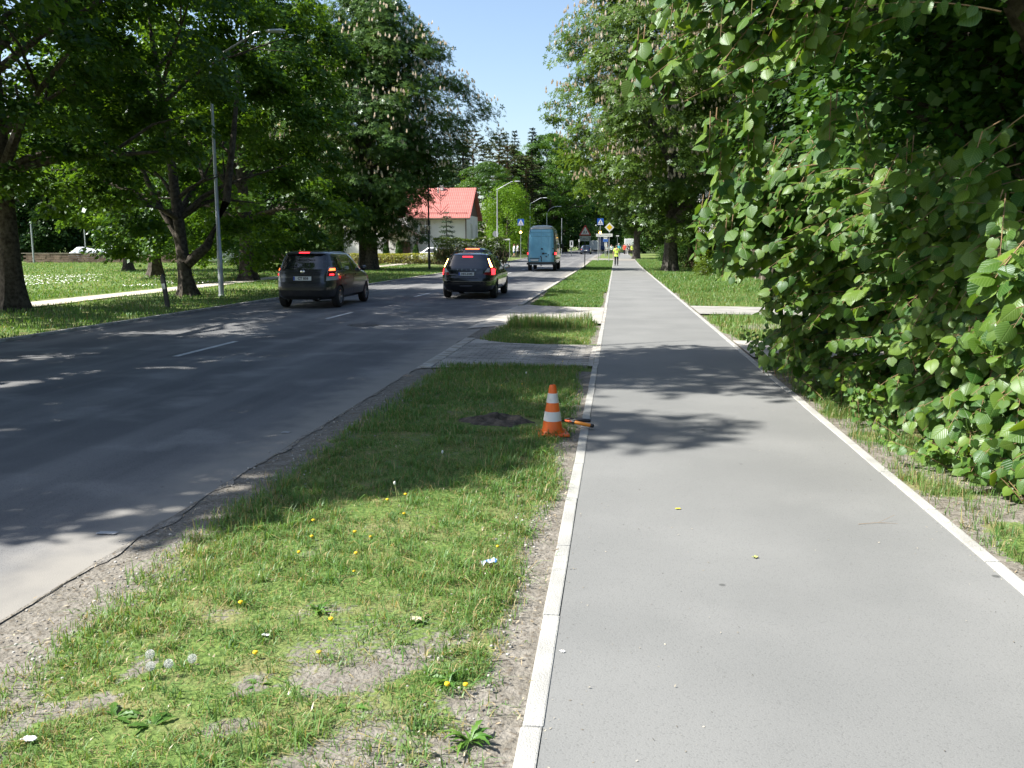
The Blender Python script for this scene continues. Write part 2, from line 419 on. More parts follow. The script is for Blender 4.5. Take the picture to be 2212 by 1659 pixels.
ground = sheet('ground', np.concatenate([np.linspace(-900, -80, 12), np.linspace(-70, 70, 57), np.linspace(80, 900, 12)]),
               np.concatenate([np.linspace(-40, 300, 120), np.linspace(320, 1500, 12)]), -.03, M['ground'], attr={'turf': turf_all})
# verge between road and path, finely divided so that turf and bare patches have a shape
sheet('verge', np.linspace(Xr_r, Xk_l-.08, 46), np.concatenate([np.arange(1.2, 34, .07), np.arange(34, END, .8)]),
      lambda X, Y: .012*(N1.fbm(X*3, Y*3, 3)-.5)+.004-.05*(sm(12.3, 12.9, Y)*(1-sm(16.1, 16.6, Y))+sm(19.6, 20.5, Y)*(1-sm(25.7, 26.4, Y)))+.02*sm(-2.6, -1.6, X)*(1-sm(-.9, -.4, X)), M['ground'], attr={'turf': turf_verge})
sheet('right_verge', np.linspace(Xk_r+.08, 9, 60), np.concatenate([np.arange(1.2, 34, .1), np.arange(34, END, .8)]),
      lambda X, Y: .02*(N1.fbm(X*3, Y*3, 3)-.5)+.008+.03*sm(2.2, 3.2, X), M['ground'], attr={'turf': turf_right})
edge = lambda X, Y: np.where(X > -3.0, X + .07*(N1.fbm(Y*1.1, X*0, 4)-.5)*2, X)
road = sheet('road', [Xr_l-.12, Xr_l+1, -9, -7, -5, Xr_r-.5, Xr_r-.1, Xr_r+.02], np.concatenate([np.arange(-12, 60, .12), np.arange(60, 330, 1.5)]),
             lambda X, Y: .016-.004*np.abs(X+7), M['road'], xf=edge)
sheet('bike_path', [Xk_l, .3, .9, 1.5, Xk_r], np.concatenate([np.arange(-3, 30, .5), np.arange(30, END, 2)]), .012, M['path'])
# dark crumbled line along the road edge
M['crumb'] = mat('edge_dirt', (.13, .12, .106), .95, (.27, .25, .22), 14, 6, .8, 90)
ys = np.arange(1.5, 19.4, .05); off = .07*(N1.fbm(ys*1.1, ys*0, 4)-.5)*2
wd = np.clip(.16*(N1.fbm(ys*3.1, ys*0+5, 3)-.44), .0008, .05)*np.clip(.4+1.2*N1(ys*14, ys*0+2), .3, 1.4)
xa = Xr_r+.02+off-wd*.6; xb = Xr_r+.02+off+wd
V = np.concatenate([np.stack([xa, ys, ys*0+.0025], -1), np.stack([xb, ys, ys*0+.0095], -1)]); k = len(ys); i = np.arange(k-1)
tag(link('road_edge_dirt', np_mesh('road_edge_dirt', V, np.stack([i, i+1, i+1+k, i+k], -1), mats=[M['crumb']])), kind='structure')

# kerbs of concrete lengths, each with its own small tilt; dropped level where the crossings meet the path
def kerb(name, x0, x1, spans, m, top=.03, seg=1.0):
    mb = MB()
    for a, b, t in spans:
        y = a
        while y < b-.05:
            e = min(y+seg, b); c = (y+e)/2; j = random.uniform(-.004, .004)
            mb.box(((x0+x1)/2+j, c, gz(c)+t-.12), (x1-x0, e-y-.008, .24), random.uniform(-.004, .004))
            y = e
    o = mb.build(name, m, bevel=.008); tag(o, kind='structure'); return o
kerb('kerb', Xk_l-.08, Xk_l, [(-1, 13.1, .018), (15.95, 20.2, .018), (25.8, 99, .022)], M['kerb'])
kerb('kerb', Xk_r, Xk_r+.08, [(-1, 11, .02), (11, 30, .018), (30, 120, .022)], M['kerb'])
kerb('flush_kerb', Xk_l-.08, Xk_l, [(13.1, 15.95, .011), (20.2, 25.8, .008)], M['kerb_old'])
kerb('road_kerb', Xr_r-.02, Xr_r+.13, [(26.2, 96, .05)], M['kerb_old'])
kerb('road_kerb', Xr_l-.25, Xr_l-.12, [(-10, 120, .05)], M['kerb_old'])

# crossings
def strip(name, pts, z, m, t=.02):
    """flat polygon of plan points"""
    mb = MB(); n = len(pts)
    mb.v = [(x, y, z+float(gz(y))) for x, y in pts]; mb.f = [tuple(range(n))]
    o = mb.build(name, m); tag(o, kind='structure'); return o
def pavers():
    mb = MB(); rs = random.Random(4)
    # strip of concrete paving stones from the road to the path, its far edge flared towards the road
    for iy in range(30):
        for ix in range(14):
            x = Xr_r+.22+ix*.205+(.1 if iy % 2 else 0); y = 12.75+iy*.105
            fl = max(0, (-1.5-x))**2*.55
            if x > Xk_l-.17 or y > 15.7+fl or y < 13.05-fl*.6: continue
            mb.box((x, y, -.007+rs.uniform(-.002, .003)), (.192, .092, .05))
    o = mb.build('paver_crossing', mat('paver_concrete', (.20, .19, .175), .9, (.36, .34, .305), 1.7, 8, .4, 60)); tag(o, kind='structure')
pavers()
strip('paver_bed', [(Xr_r, 12.5), (Xr_r, 16.9), (-2.0, 16.05), (-1.3, 15.85), (Xk_l-.08, 15.8), (Xk_l-.08, 13.0), (-1.5, 12.95), (-2.2, 12.7)], .0085, M['gravel'])
kerb('crossing_edge', Xr_r+.03, Xr_r+.21, [(12.6, 16.7, .022)], M['kerb_old'], seg=.8)
gp = [(Xr_r-.3, 18.6), (Xr_r, 27.0)]
for k in range(13):
    y = 26.6-1.0*math.sin(k/12*1.4); x = Xr_r+k/12*(Xk_l-.08-Xr_r); gp.append((x, y+random.uniform(-.12, .12)))
for k in range(13):
    x = Xk_l-.08-k/12*(Xk_l-.08-Xr_r-.2); y = 20.3-.15*math.sin(k)-1.2*max(0, (-1.7-x))**1.3; gp.append((x, y+random.uniform(-.08, .08)))
strip('sand_crossing', gp, .015, M['gravel'])
strip('slab_crossing', [(Xk_r+.08, 23.1), (5.5, 22.6), (7, 22.6), (7, 25.8), (5.5, 25.6), (Xk_r+.08, 26.2)], .05, mat('slab_concrete', (.24, .23, .21), .9, (.33, .32, .295), 1.6, 6, .3, 50))
strip('slab_crossing', [(Xk_r+.08, 14.1), (4.6, 13.9), (4.6, 16.2), (Xk_r+.08, 16.6)], .045, M['gravel'])
# road at the far junction, beyond the end of the near verge
strip('side_road', [(Xr_r-.5, 101), (Xk_l, 98), (40, 104), (40, 112), (Xk_l, 108), (Xr_r-.5, 111)], .035, M['road'])
# footpath on the far side
fy = np.concatenate([np.arange(-5, 60, .6), np.arange(60, 150, 3)])
sheet('footpath', [0, .5, 1], fy, .006, M['footpath'], xf=lambda X, Y: -18.3+np.clip((Y-24)*-.06, -3, 1.4)+X*(1.35+.25*(N1.fbm(Y*.6, X*0, 2)-.5))+.2*(N1.fbm(Y*.7+30, X*3, 3)-.5))

# painted centre line, a worn manhole cover
mb = MB()
for a, b in ((4.6, 6.9), (13.3, 15.6), (20.8, 22.9), (30.3, 32.8), (39, 41.3), (48, 50.3), (57, 59.3), (66, 68.3), (75, 77), (84, 86)):
    y0, y1 = a, b
    z = lambda y: float(gz(y))+.021
    mb.add([(-7.0, y0, z(y0)), (-6.89, y0, z(y0)), (-6.89, y1, z(y1)), (-7.0, y1, z(y1))], [(0, 1, 2, 3)])
tag(mb.build('road_marking', M['paint']), kind='structure')
mb = MB(); mb.lathe([(.31, 0), (.31, .006), (.36, .006), (.36, .0)], 28); mb.lathe([(.29, .002), (.29, .008), (.0001, .008)], 28)
o = mb.build('manhole_cover', mat('cast_iron', (.05, .045, .042), .7, (.09, .08, .075), 30, 4, .6, 60)); o.location = (-5.6, 19.3, .0105)
tag(o, 'round iron manhole cover set in the road asphalt', 'manhole cover')
# ------------------------------------------------------------------ vegetation builders
def unit(a): return a/np.maximum(np.linalg.norm(a, axis=-1, keepdims=True), 1e-9)

def leaves(P, Nn, D, size, wid, fold=.15):
    """rhombic leaf blades folded along the midrib: base, side, tip, side"""
    D = unit(D - Nn*(np.sum(D*Nn, -1, keepdims=True))); S = np.cross(Nn, D)
    s = size[:, None]; wv = (size*wid)[:, None]
    a = P; b = P+D*s*.45+S*wv*.5-Nn*wv*fold; c = P+D*s-Nn*s*.08; d = P+D*s*.45-S*wv*.5-Nn*wv*fold
    V = np.stack([a, b, c, d], 1).reshape(-1, 3); n = len(P)
    return V, np.arange(4*n).reshape(n, 4)

def palmate(P, Nn, D, size, k=5):
    """five drooping leaflets from one point, as on a horse chestnut"""
    D = unit(D - Nn*(np.sum(D*Nn, -1, keepdims=True))); S = np.cross(Nn, D); Vs = []
    for j in range(k):
        a = (j-(k-1)/2)*1.05
        d = unit(D*math.cos(a)+S*math.sin(a)-Nn*.35)
        L = size*(1-.12*abs(j-(k-1)/2))
        v, _ = leaves(P+d*.02, Nn, d, L, .44, .12); Vs.append(v.reshape(-1, 4, 3))
    V = np.concatenate(Vs, 1).reshape(-1, 3)
    return V, np.arange(len(V)).reshape(-1, 4)

def envelope(kind, t, ang, seed):
    if kind == 'round': e = np.sin(np.pi*np.clip(t, 0.02, .98)**.75)**.55
    elif kind == 'tall': e = np.sin(np.pi*np.clip(t, .02, .98)**.6)**.7
    elif kind == 'dome': e = np.sqrt(np.clip(1-(t*.98)**2.4, 0, 1))*(.75+.25*np.minimum(1, t*4))
    elif kind == 'weep': e = np.sqrt(np.clip(1-t**3, 0, 1))*(.8+.2*t)
    elif kind == 'pine': e = .35+.65*np.sin(np.pi*np.clip(t, .05, .97))
    nn = NoiseTab(seed, 32)
    return e*(.72+.55*nn(ang*1.6+20, t*4.5))

def clumps(seed, kind, z0, z1, Rr, n, inner=.35):
    g = np.random.default_rng(seed)
    t = g.beta(1.15, 1.15, n); ang = g.random(n)*2*np.pi
    rr = envelope(kind, t, ang, seed)*Rr*np.sqrt(inner**2+(1-inner**2)*g.random(n))
    return np.stack([rr*np.cos(ang), rr*np.sin(ang), z0+(z1-z0)*t], -1), g

def crown_mesh(name, seed, kind, z0, z1, Rr, n_c, n_l, size, wid, m, rc=(.8, 1.5), flat=.5, palm=False, inner=.35, upw=.75, radw=.35, droop=.3, extra=None, blossom=0):
    Cc, g = clumps(seed, kind, z0, z1, Rr, n_c, inner)
    if extra is not None: Cc = np.concatenate([Cc, np.asarray(extra, float)])
    n_c = len(Cc)
    rcs = g.uniform(*rc, n_c)
    idx = np.repeat(np.arange(n_c), n_l); N = len(idx)
    off = g.normal(size=(N, 3)); off = unit(off)*(g.random((N, 1))**.45)
    off[:, 2] *= flat
    rad = unit(np.stack([Cc[:, 0], Cc[:, 1], np.zeros(n_c)], -1))
    # boughs hang a little lower at their outer edge
    P = Cc[idx]+off*rcs[idx][:, None]
    P[:, 2] -= droop*(np.sum(off*rad[idx], -1))**2*rcs[idx]
    Nn = unit(np.array([0, 0, upw])+rad[idx]*radw+off*.45+g.normal(size=(N, 3))*.42)
    D = unit(rad[idx]*.6+off*.8+g.normal(size=(N, 3))*.5-np.array([0, 0, .35]))
    sz = size*g.uniform(.7, 1.25, N)
    if palm: V, F = palmate(P, Nn, D, sz); rep = 5
    else: V, F = leaves(P, Nn, D, sz, wid); rep = 1
    clv = g.random(n_c)
    var = np.clip(.55*clv[idx]+.45*g.random(N), 0, 1)
    me = np_mesh(name, V, F, mats=[m], attr={'var': ('FACE', np.repeat(var, rep))})
    bl = None
    if blossom:
        # upright candles on the upper, outer side of the clumps
        cc = Cc[(np.hypot(Cc[:, 0], Cc[:, 1]) > Rr*.42)]
        ci = g.integers(0, len(cc), blossom); o = unit(g.normal(size=(blossom, 3))); o[:, 2] = np.abs(o[:, 2])*.8+.15
        o = unit(o+np.array([0, 0, .35])); B = cc[ci]+o*np.array([1, 1, .6])*.98*np.mean(rc)
        Vs = []; Fs = []; b = 0
        for q in range(3):
            a = np.pi*q/3+g.random(blossom)*.3
            s = np.stack([np.cos(a), np.sin(a), 0*a], -1); h = g.uniform(.22, .36, blossom)[:, None]; wv = .075
            up = unit(np.array([0, 0, 1.])+.07*g.normal(size=(blossom, 3)))
            p = np.stack([B, B+up*h*.35+s*wv, B+up*h, B+up*h*.35-s*wv], 1)
            Vs.append(p.reshape(-1, 3)); Fs.append(np.arange(4*blossom).reshape(-1, 4)+b); b += 4*blossom
        bl = np_mesh(name+'_blossom', np.concatenate(Vs), np.concatenate(Fs), mats=[M['candle']], attr={'var': ('FACE', np.tile(g.random(blossom), 3))})
    return me, bl, Cc

def trunk_mesh(name, m, h, r0, r1, Cc=None, n_limb=14, seed=0, lean=(0, 0), fork=None, flare=1.7, z_first=.25, wig=.25, limb_r=.4):
    """tapered trunk with a root flare and limbs that reach into the crown's clumps"""
    rs = random.Random(seed); mb = MB()
    pts = []; rad = []; K = 13
    wx, wy = rs.uniform(-wig, wig), rs.uniform(-wig, wig)
    for i in range(K):
        t = (i/(K-1)); tt = t**1.4; z = h*tt
        pts.append(Vector((lean[0]*tt+wx*math.sin(3*tt)*tt, lean[1]*tt+wy*math.sin(4*tt)*tt, z-.05 if i == 0 else z)))
        rad.append((r0+(r1-r0)*tt)*(1+(flare-1)*math.exp(-z/(r0*1.3))))
    mb.tube(pts, rad, 18)
    # buttress wobble round the foot
    for k, v in enumerate(mb.v):
        z = v[2]; a = math.atan2(v[1], v[0]); am = .16*math.exp(-z/.7)+.03
        q = 1+am*math.sin(5*a+seed)+.5*am*math.sin(9*a+2*seed+z)
        cx = lean[0]*(z/h) if h else 0; cy = lean[1]*(z/h) if h else 0
        mb.v[k] = (cx+(v[0]-cx)*q, cy+(v[1]-cy)*q, z)
    def on_trunk(z):
        t = max(0, min(1, z/h)); 
        return Vector((lean[0]*t+wx*math.sin(3*t)*t, lean[1]*t+wy*math.sin(4*t)*t, z)), r0+(r1-r0)*t
    if Cc is not None and n_limb:
        order = list(range(len(Cc))); rs.shuffle(order)
        for i in order[:n_limb]:
            c = Vector(Cc[i]); z = max(h*z_first, min(h*.95, c.z-.55*math.hypot(c.x, c.y)))
            p, tr = on_trunk(z); L = (c-p).length
            mid = p.lerp(c, .5)+Vector((rs.uniform(-.1, .1)*L, rs.uniform(-.1, .1)*L, rs.uniform(.02, .14)*L))
            a = p.lerp(mid, .55)+Vector((0, 0, .03*L)); r = min(tr*.7, tr*limb_r+.01*L)
            mb.tube([p, a, mid, mid.lerp(c, .6), c], [r, r*.75, r*.5, r*.3, .012], 7, caps=False)
            for q in range(2):
                j = order[(i*7+q*13) % len(order)]
                e = mid+(c-mid)*rs.uniform(.2, .9)+Vector((rs.uniform(-1, 1), rs.uniform(-1, 1), rs.uniform(-.2, .9)))*.25*L
                mb.tube([mid, mid.lerp(e, .5)+Vector((0, 0, .05*L)), e], [r*.4, r*.25, .008], 5, caps=False)
    for f in fork or []:
        mb.tube(f[0], f[1], 12, caps=False)
    return mb.mesh(name, m, smooth=True)

def plant_tree(name, label, cat, loc, tm, cm, bm=None, rz=0, s=1.0, group=None, sz=None, crown='crown', blname='blossom'):
    x, y = loc[0], loc[1]
    o = empty(name, (x, y, float(gz(y)) if len(loc) < 3 else loc[2]), rz, label, cat, group, scale=(s, s, sz or s))
    if tm: link('trunk', tm, o)
    link(crown, cm, o)
    if bm: link(blname, bm, o)
    return o

# ---- kinds of tree (each mesh is shared by several trees of its kind)
mA, _, cA = crown_mesh('maple_crown', 21, 'round', 3.9, 17.5, 7.4, 320, 240, .19, .8, M['maple'], (.65, 1.35), .34, droop=.6)
mO, _, cO = crown_mesh('dense_crown', 21, 'round', 2.6, 17.5, 7.4, 380, 400, .20, .8, M['maple'], (.8, 1.5), .42, droop=.5, extra=[(random.uniform(-4.5, .5), random.uniform(-9.2, -7.2), random.uniform(9.5, 12.2)) for q in range(18)])  # extra clumps: a bough added to extend the near shade
_wx = -14.8+1.08*(cO[:, 0]+.05*np.clip(cO[:, 2]-7, 0, 20)); _wy = 10.4+1.08*(cO[:, 1]+.24*np.clip(cO[:, 2]-7, -2, 20)); _wz = 1.04*cO[:, 2]
_sx = _wx+.908*_wz; _sy = _wy+.21*_wz; _k = ~((_sx > -1.0) & (((_sy > 9.0) & (_sy < 11.4)) | (_sy > 15.0) | (np.arange(len(_sx)) % 3 == 0))) & ~((_sx > -5) & (_sy < 8.1+.84*_sx))   # clumps culled by where their shadow lands, to shape the light below
cO[:, 1] -= 1.45*(1-sm(-2.0, -.4, _sx))  # clumps moved so the crown's shade reaches nearer on the verge
mO, _, cO = crown_mesh('dense_crown', 21, 'round', 2.6, 17.5, 7.4, 0, 400, .20, .8, M['maple'], (.75, 1.35), .42, droop=.5, extra=cO[_k])
_v = np.empty(len(mO.vertices)*3, np.float32); mO.vertices.foreach_get('co', _v); _v = _v.reshape(-1, 3)
_v[:, 1] += .24*np.clip(_v[:, 2]-7, -2, 20); _v[:, 0] += .05*np.clip(_v[:, 2]-7, 0, 20); mO.vertices.foreach_set('co', _v.ravel()); mO.update()    # crown sheared down the road to push its path shade back
tA = trunk_mesh('maple_trunk', M['bark'], 12, .38, .10, cA, 22, 3, z_first=.38, flare=1.55)
mB, _, cB = crown_mesh('oak_crown', 33, 'dome', 2.4, 13.5, 5.8, 240, 250, .18, .75, M['maple'], (.55, 1.15), .36, droop=.6)
mC, _, cC = crown_mesh('low_crown', 39, 'dome', 1.1, 13.0, 5.8, 270, 250, .18, .75, M['maple'], (.55, 1.15), .36, droop=.7)
_k = (cC[:, 0] < .3) | (cC[:, 1] > 1.0) | (cC[:, 2] > 9)      # no boughs on the side of the lamp post
mC, _, cC = crown_mesh('low_crown', 39, 'dome', 1.1, 13.0, 5.8, 0, 250, .18, .75, M['maple'], (.55, 1.15), .36, droop=.6, extra=cC[_k & ((cC[:, 2] > 2.6) | (cC[:, 0] > -1.5))])
tB = trunk_mesh('oak_trunk', M['bark'], 9.5, .30, .08, cB, 18, 5, z_first=.25)
mD, _, cD = crown_mesh('dark_crown', 45, 'tall', 1.0, 15, 5.2, 210, 140, .30, .75, M['maple_dark'], (1.0, 1.9), .55)
tD = trunk_mesh('dark_trunk', M['bark'], 12, .30, .08, cD, 10, 8, z_first=.15)
chA, blA, cCh = crown_mesh('chestnut_crown', 57, 'round', 4.6, 21, 8.0, 400, 74, .25, .46, M['chestnut_shaded'], (.9, 1.8), .5, palm=True, upw=.75, radw=.6, droop=.5, blossom=1300, extra=[(random.uniform(-5.5, .6), random.uniform(-4.5, 2), random.uniform(2.2, 5.5)) for q in range(34)])
tCh = trunk_mesh('chestnut_trunk', M['bark_grey'], 15, .46, .12, cCh, 20, 9, z_first=.2, flare=1.35)
chB, blB, cChB = crown_mesh('chestnut_crown_b', 61, 'dome', 5.2, 22.5, 7.9, 430, 74, .25, .46, M['chestnut'], (.9, 1.8), .48, palm=True, upw=.75, radw=.6, droop=.5, blossom=3000, extra=[(random.uniform(-1.7, 2.4), random.uniform(-2.6, .5), random.uniform(2.4, 5.6)) for q in range(20)])
tChB = trunk_mesh('chestnut_trunk_b', M['bark_grey'], 16, .44, .12, cChB, 20, 12, z_first=.2, flare=1.3)
wpC, _, cW = crown_mesh('birch_crown', 73, 'weep', .9, 9.6, 4.0, 150, 110, .19, .7, M['birch'], (.6, 1.1), 1.1, droop=.9, upw=.3)
tW = trunk_mesh('birch_trunk', M['bark_grey'], 7, .22, .05, cW, 8, 14)

def conifer(name, seed, h, r, m, n_tier=26, per=11, n_l=16, z0=.08, size=.3, pine=False):
    g = np.random.default_rng(seed); Ps = []; Ds = []; Ns = []
    mb = MB(); mb.tube([(0, 0, -.05), (.05, 0, h*.4), (0, .06, h*.8), (0, 0, h)], [h*.014+.05, h*.011+.03, h*.005+.02, .01], 9)
    for i in range(n_tier):
        t = z0+(1-z0)*(i/(n_tier-1))**.95
        z = h*t; L = r*(1-t)**.75*(.8+.4*g.random())+.12
        if pine: L = r*(.35+.65*math.sin(math.pi*min(1, max(0, (t-z0)/(1-z0)))**.8))*(.6+.6*g.random())
        for k in range(per):
            if g.random() < .12: continue
            a = 2*np.pi*(k+g.random()*.8)/per+i; Lk = L*g.uniform(.65, 1.1); dz = -.22 if not pine else .12
            e = np.array([math.cos(a)*Lk, math.sin(a)*Lk, z+dz*Lk+(.1*Lk if t > .8 else 0)]); b = np.array([0, 0, z])
            mb.tube([tuple(b), tuple((b+e)/2+np.array([0, 0, .04*Lk])), tuple(e)], [.03, .018, .006], 4, caps=False)
            m_ = max(3, int(n_l*Lk/r)); u = (.25+.75*g.random(m_) if not pine else .55+.55*g.random(m_))[:, None]
            p = b+(e-b)*u+g.normal(size=(m_, 3))*np.array([.10, .10, .05])*(Lk*.6+.2)
            d = unit((e-b)[None]+g.normal(size=(m_, 3))*Lk*.6-np.array([0, 0, .25*Lk])*(0 if pine else 1))
            Ps.append(p); Ds.append(d); Ns.append(unit(np.array([0, 0, 1.])+g.normal(size=(m_, 3))*.35))
    P = np.concatenate(Ps); D = np.concatenate(Ds); Nn = np.concatenate(Ns)
    V, F = leaves(P, Nn, D, size*g.uniform(.7, 1.3, len(P)), .42 if not pine else .75, .3)
    return mb.mesh(name+'_trunk', M['bark_pine'] if pine else M['bark'], True), np_mesh(name+'_crown', V, F, mats=[m], attr={'var': ('FACE', g.random(len(P)))})
tSp, cSp = conifer('spruce', 81, 20, 3.4, M['needle'], 34, 13, 26, .08, .5)
tPn, cPn = conifer('pine', 87, 23, 4.2, M['pine'], 17, 9, 46, .45, .42, True)
tBs, cBs = conifer('blue_spruce', 91, 4.9, 1.5, M['bluespruce'], 11, 9, 34, .1, .26)

def bush_mesh(name, seed, rx, ry, h, n, size, m, wid=.7, n_c=30, rc=.3, bare=.0):
    """low plant: leaf clumps inside a half ellipsoid, on a few stems"""
    g = np.random.default_rng(seed)
    a = g.random(n_c)*2*np.pi; t = g.random(n_c); r = np.sqrt(g.random(n_c))*np.sqrt(np.clip(1-t**2, .05, 1))
    Cc = np.stack([rx*r*np.cos(a), ry*r*np.sin(a), h*(bare+(1-bare)*t)*.92+.05], -1)
    idx = g.integers(0, n_c, n); off = unit(g.normal(size=(n, 3)))*g.random((n, 1))**.5*rc
    P = Cc[idx]+off; P[:, 2] = np.maximum(P[:, 2], .03)
    Nn = unit(np.array([0, 0, .7])+unit(Cc[idx]*np.array([1, 1, .5]))*.6+g.normal(size=(n, 3))*.4)
    D = unit(off+g.normal(size=(n, 3))*.2-np.array([0, 0, .1]))
    V, F = leaves(P, Nn, D, size*g.uniform(.6, 1.3, n), wid)
    st = MB()
    for k in range(min(12, n_c)):
        st.tube([(0+random.uniform(-.1, .1)*rx, random.uniform(-.1, .1)*ry, 0), tuple(Cc[k]*np.array([.6, .6, .55])), tuple(Cc[k])], [.02, .012, .004], 5, caps=False)
    return np_mesh(name, V, F, mats=[m], attr={'var': ('FACE', g.random(n))}), st.mesh(name+'_stems', M['twig'], True)

def plant_bush(name, label, cat, loc, fm, sm_, rz=0, s=1, sz=None, group=None):
    y = loc[1]; o = empty(name, (loc[0], y, float(gz(y)) if len(loc) < 3 else loc[2]), rz, label, cat, group, (s, s, sz or s))
    link('foliage', fm, o); link('stem', sm_, o); return o
bA, bAs = bush_mesh('bush_foliage', 101, 1.3, 1.3, 1.9, 5200, .10, M['hedge'], n_c=60, rc=.36)
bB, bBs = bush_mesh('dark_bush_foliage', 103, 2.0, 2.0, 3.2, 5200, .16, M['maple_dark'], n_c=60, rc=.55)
bL, bLs = bush_mesh('lilac_foliage', 107, 1.6, 1.6, 4.2, 7000, .11, M['hedge'], n_c=80, rc=.4)

def hedge(name, label, x0, x1, y, depth, h, m_top, n, size, m_low=None, rz=0, wob=.06, rough=0):
    """clipped hedge: brown twiggy inside, a skin of leaves, thick on top"""
    g = np.random.default_rng(int(abs(x0*10)+h*100)); L = x1-x0
    o = empty(name, ((x0+x1)/2, y, float(gz(y))), rz, label, 'hedge')
    # twigs
    k = int(L*170); P = np.stack([g.uniform(-L/2, L/2, k), g.uniform(-depth/2, depth/2, k), g.uniform(.0, h*.35, k)], -1)
    D = unit(np.stack([g.normal(size=k)*.25, g.normal(size=k)*.25, np.ones(k)], -1)); Nn = unit(np.cross(D, g.normal(size=(k, 3))))
    V, F = leaves(P, Nn, D, g.uniform(.35, .6, k)*h, .07)
    link('twigs', np_mesh(name+'_twigs', V, F, mats=[M['hedge_stem']]), o)
    xs = g.uniform(-L/2, L/2, n); nn = N1.fbm(xs*1.1+x0, xs*0+y, 3); hh = h*(1+wob*2*(nn-.5))+rough*(N1.fbm(xs*.9+7, xs*0, 3)-.3)
    f = g.random(n); top = f < .5
    z = np.where(top, hh-.12*g.random(n)**2, hh*(.12+.88*g.random(n)**.6))
    yy = np.where(top, g.uniform(-depth/2, depth/2, n), np.where(g.random(n) < .75, -depth/2, depth/2)+g.normal(size=n)*.07)
    P = np.stack([xs, yy, z], -1); Nn = unit(np.stack([g.normal(size=n)*.4, np.where(top, 0, -.8)+g.normal(size=n)*.4, np.where(top, 1., .4)+0*xs], -1))
    D = unit(g.normal(size=(n, 3))+np.array([0, -.2, .5]))
    V, F = leaves(P, Nn, D, size*g.uniform(.6, 1.3, n), .6)
    link('foliage', np_mesh(name+'_foliage', V, F, mats=[m_top], attr={'var': ('FACE', g.random(n))}), o)
    return o
# ------------------------------------------------------------------ trees along the road
plant_tree('maple_tree', 'nearest old maple at the left edge, its shade lying on the near road', 'tree', (-14.8, 10.4), tA, mO, rz=0, s=1.08, sz=1.04, group='roadside trees on the left')
plant_tree('maple_tree', 'big thick-trunked maple with flared roots at the far left by the footpath', 'tree', (-16.6, 22.9), tA, mA, rz=2.6, s=.84, sz=.82, group='roadside trees on the left')
# leaning forked tree beside the lamp post
fk = [([(.05, 0, 1.15), (.75, .1, 1.75), (1.5, .2, 3.3), (1.9, .1, 5.4), (2.2, .1, 7.5)], [.2, .17, .14, .10, .05]),
      ([(.0, 0, 1.2), (-.35, .1, 2.2), (-1.1, .2, 3.4), (-1.9, .3, 5.2)], [.19, .15, .11, .05])]
tF = trunk_mesh('forked_trunk', M['bark'], 9, .235, .07, cB, 14, 17, lean=(-.9, .3), fork=fk, z_first=.3)
plant_tree('maple_tree', 'leaning maple forked low into two stems beside the tall lamp post', 'tree', (-15.1, 30.1), tF, mC, rz=0, s=1.0, group='roadside trees on the left')
plant_tree('maple_tree', 'dark straight-trunked maple right behind the grey minivan', 'tree', (-19.0, 44.5), tB, mC, rz=2.2, s=1.2, group='roadside trees on the left')
plant_tree('chestnut_tree', 'tall blossoming horse chestnut left of the red-roofed house, reaching over the road', 'tree', (-18.2, 65.5), tCh, chA, blA, rz=0, s=.98, sz=.94)
plant_tree('chestnut_tree', 'second dark horse chestnut close behind the tall one beside the clipped hedge', 'tree', (-19.4, 67.5), tCh, chA, blA, rz=2.0, s=.86)
plant_tree('maple_tree', 'round maple in the lawn behind the leaning forked tree', 'tree', (-27, 50), tB, mC, rz=4.2, s=1.15, group='lawn trees')
plant_tree('maple_tree', 'spreading maple in the lawn standing in front of the stone wall', 'tree', tuple(at(278, 578, 62))[:2], tA, mA, rz=5.2, s=.85, group='lawn trees')
plant_tree('maple_tree', 'tall maple further back in the lawn behind the stone wall end', 'tree', (-44, 92), tA, mA, rz=.2, s=1.0, group='lawn trees')
plant_tree('chestnut_tree', 'blossoming horse chestnut by the right verge with two-tone trunk and low boughs', 'tree', (3.7, 62.2), tChB, chB, blB, rz=0, s=1.06)
plant_tree('chestnut_tree', 'further horse chestnut at the path end whose trunk stands beside the red-jacketed person', 'tree', (2.4, 108), tCh, chA, blA, rz=3.3, s=.92)
plant_tree('chestnut_tree', 'horse chestnut between the two path-side ones, set back behind the hedge', 'tree', (8.5, 84), tChB, chB, blB, rz=5.0, s=1.0)
plant_tree('birch_tree', 'round pale green weeping birch right of the red-roofed house', 'tree', (-14.6, 121), tW, wpC, rz=1, s=1.0)

# dark wood on the left behind the lawn
k = 0
def wood(lst, tm, cm, name, cat, lab, group, smin=.9, smax=1.2, bm=None):
    for x, y in lst:
        plant_tree(name, lab(x, y), cat, (x, y), tm, cm, bm, rz=random.uniform(0, 6.28), s=random.uniform(smin, smax), group=group)
lw = [(-38, 108), (-47, 118), (-57, 112), (-68, 120), (-80, 114), (-90, 108), (-41, 136), (-54, 140), (-70, 138), (-86, 136), (-66, 98), (-78, 96), (-36, 150), (-100, 120), (-60, 128), (-30, 158)]
wood(lw, tD, mD, 'woodland_tree', 'tree', lambda x, y: 'dark woodland tree in the mass behind the left lawn and stone wall', 'woodland behind the left lawn', 1.05, 1.5)
lp = [(-36, 98), (-50, 104), (-62, 106), (-74, 104), (-84, 103)]
wood(lp, tPn, cPn, 'pine_tree', 'tree', lambda x, y: 'tall bare-stemmed pine among the woodland behind the left lawn', 'pines behind the left lawn', .9, 1.1)
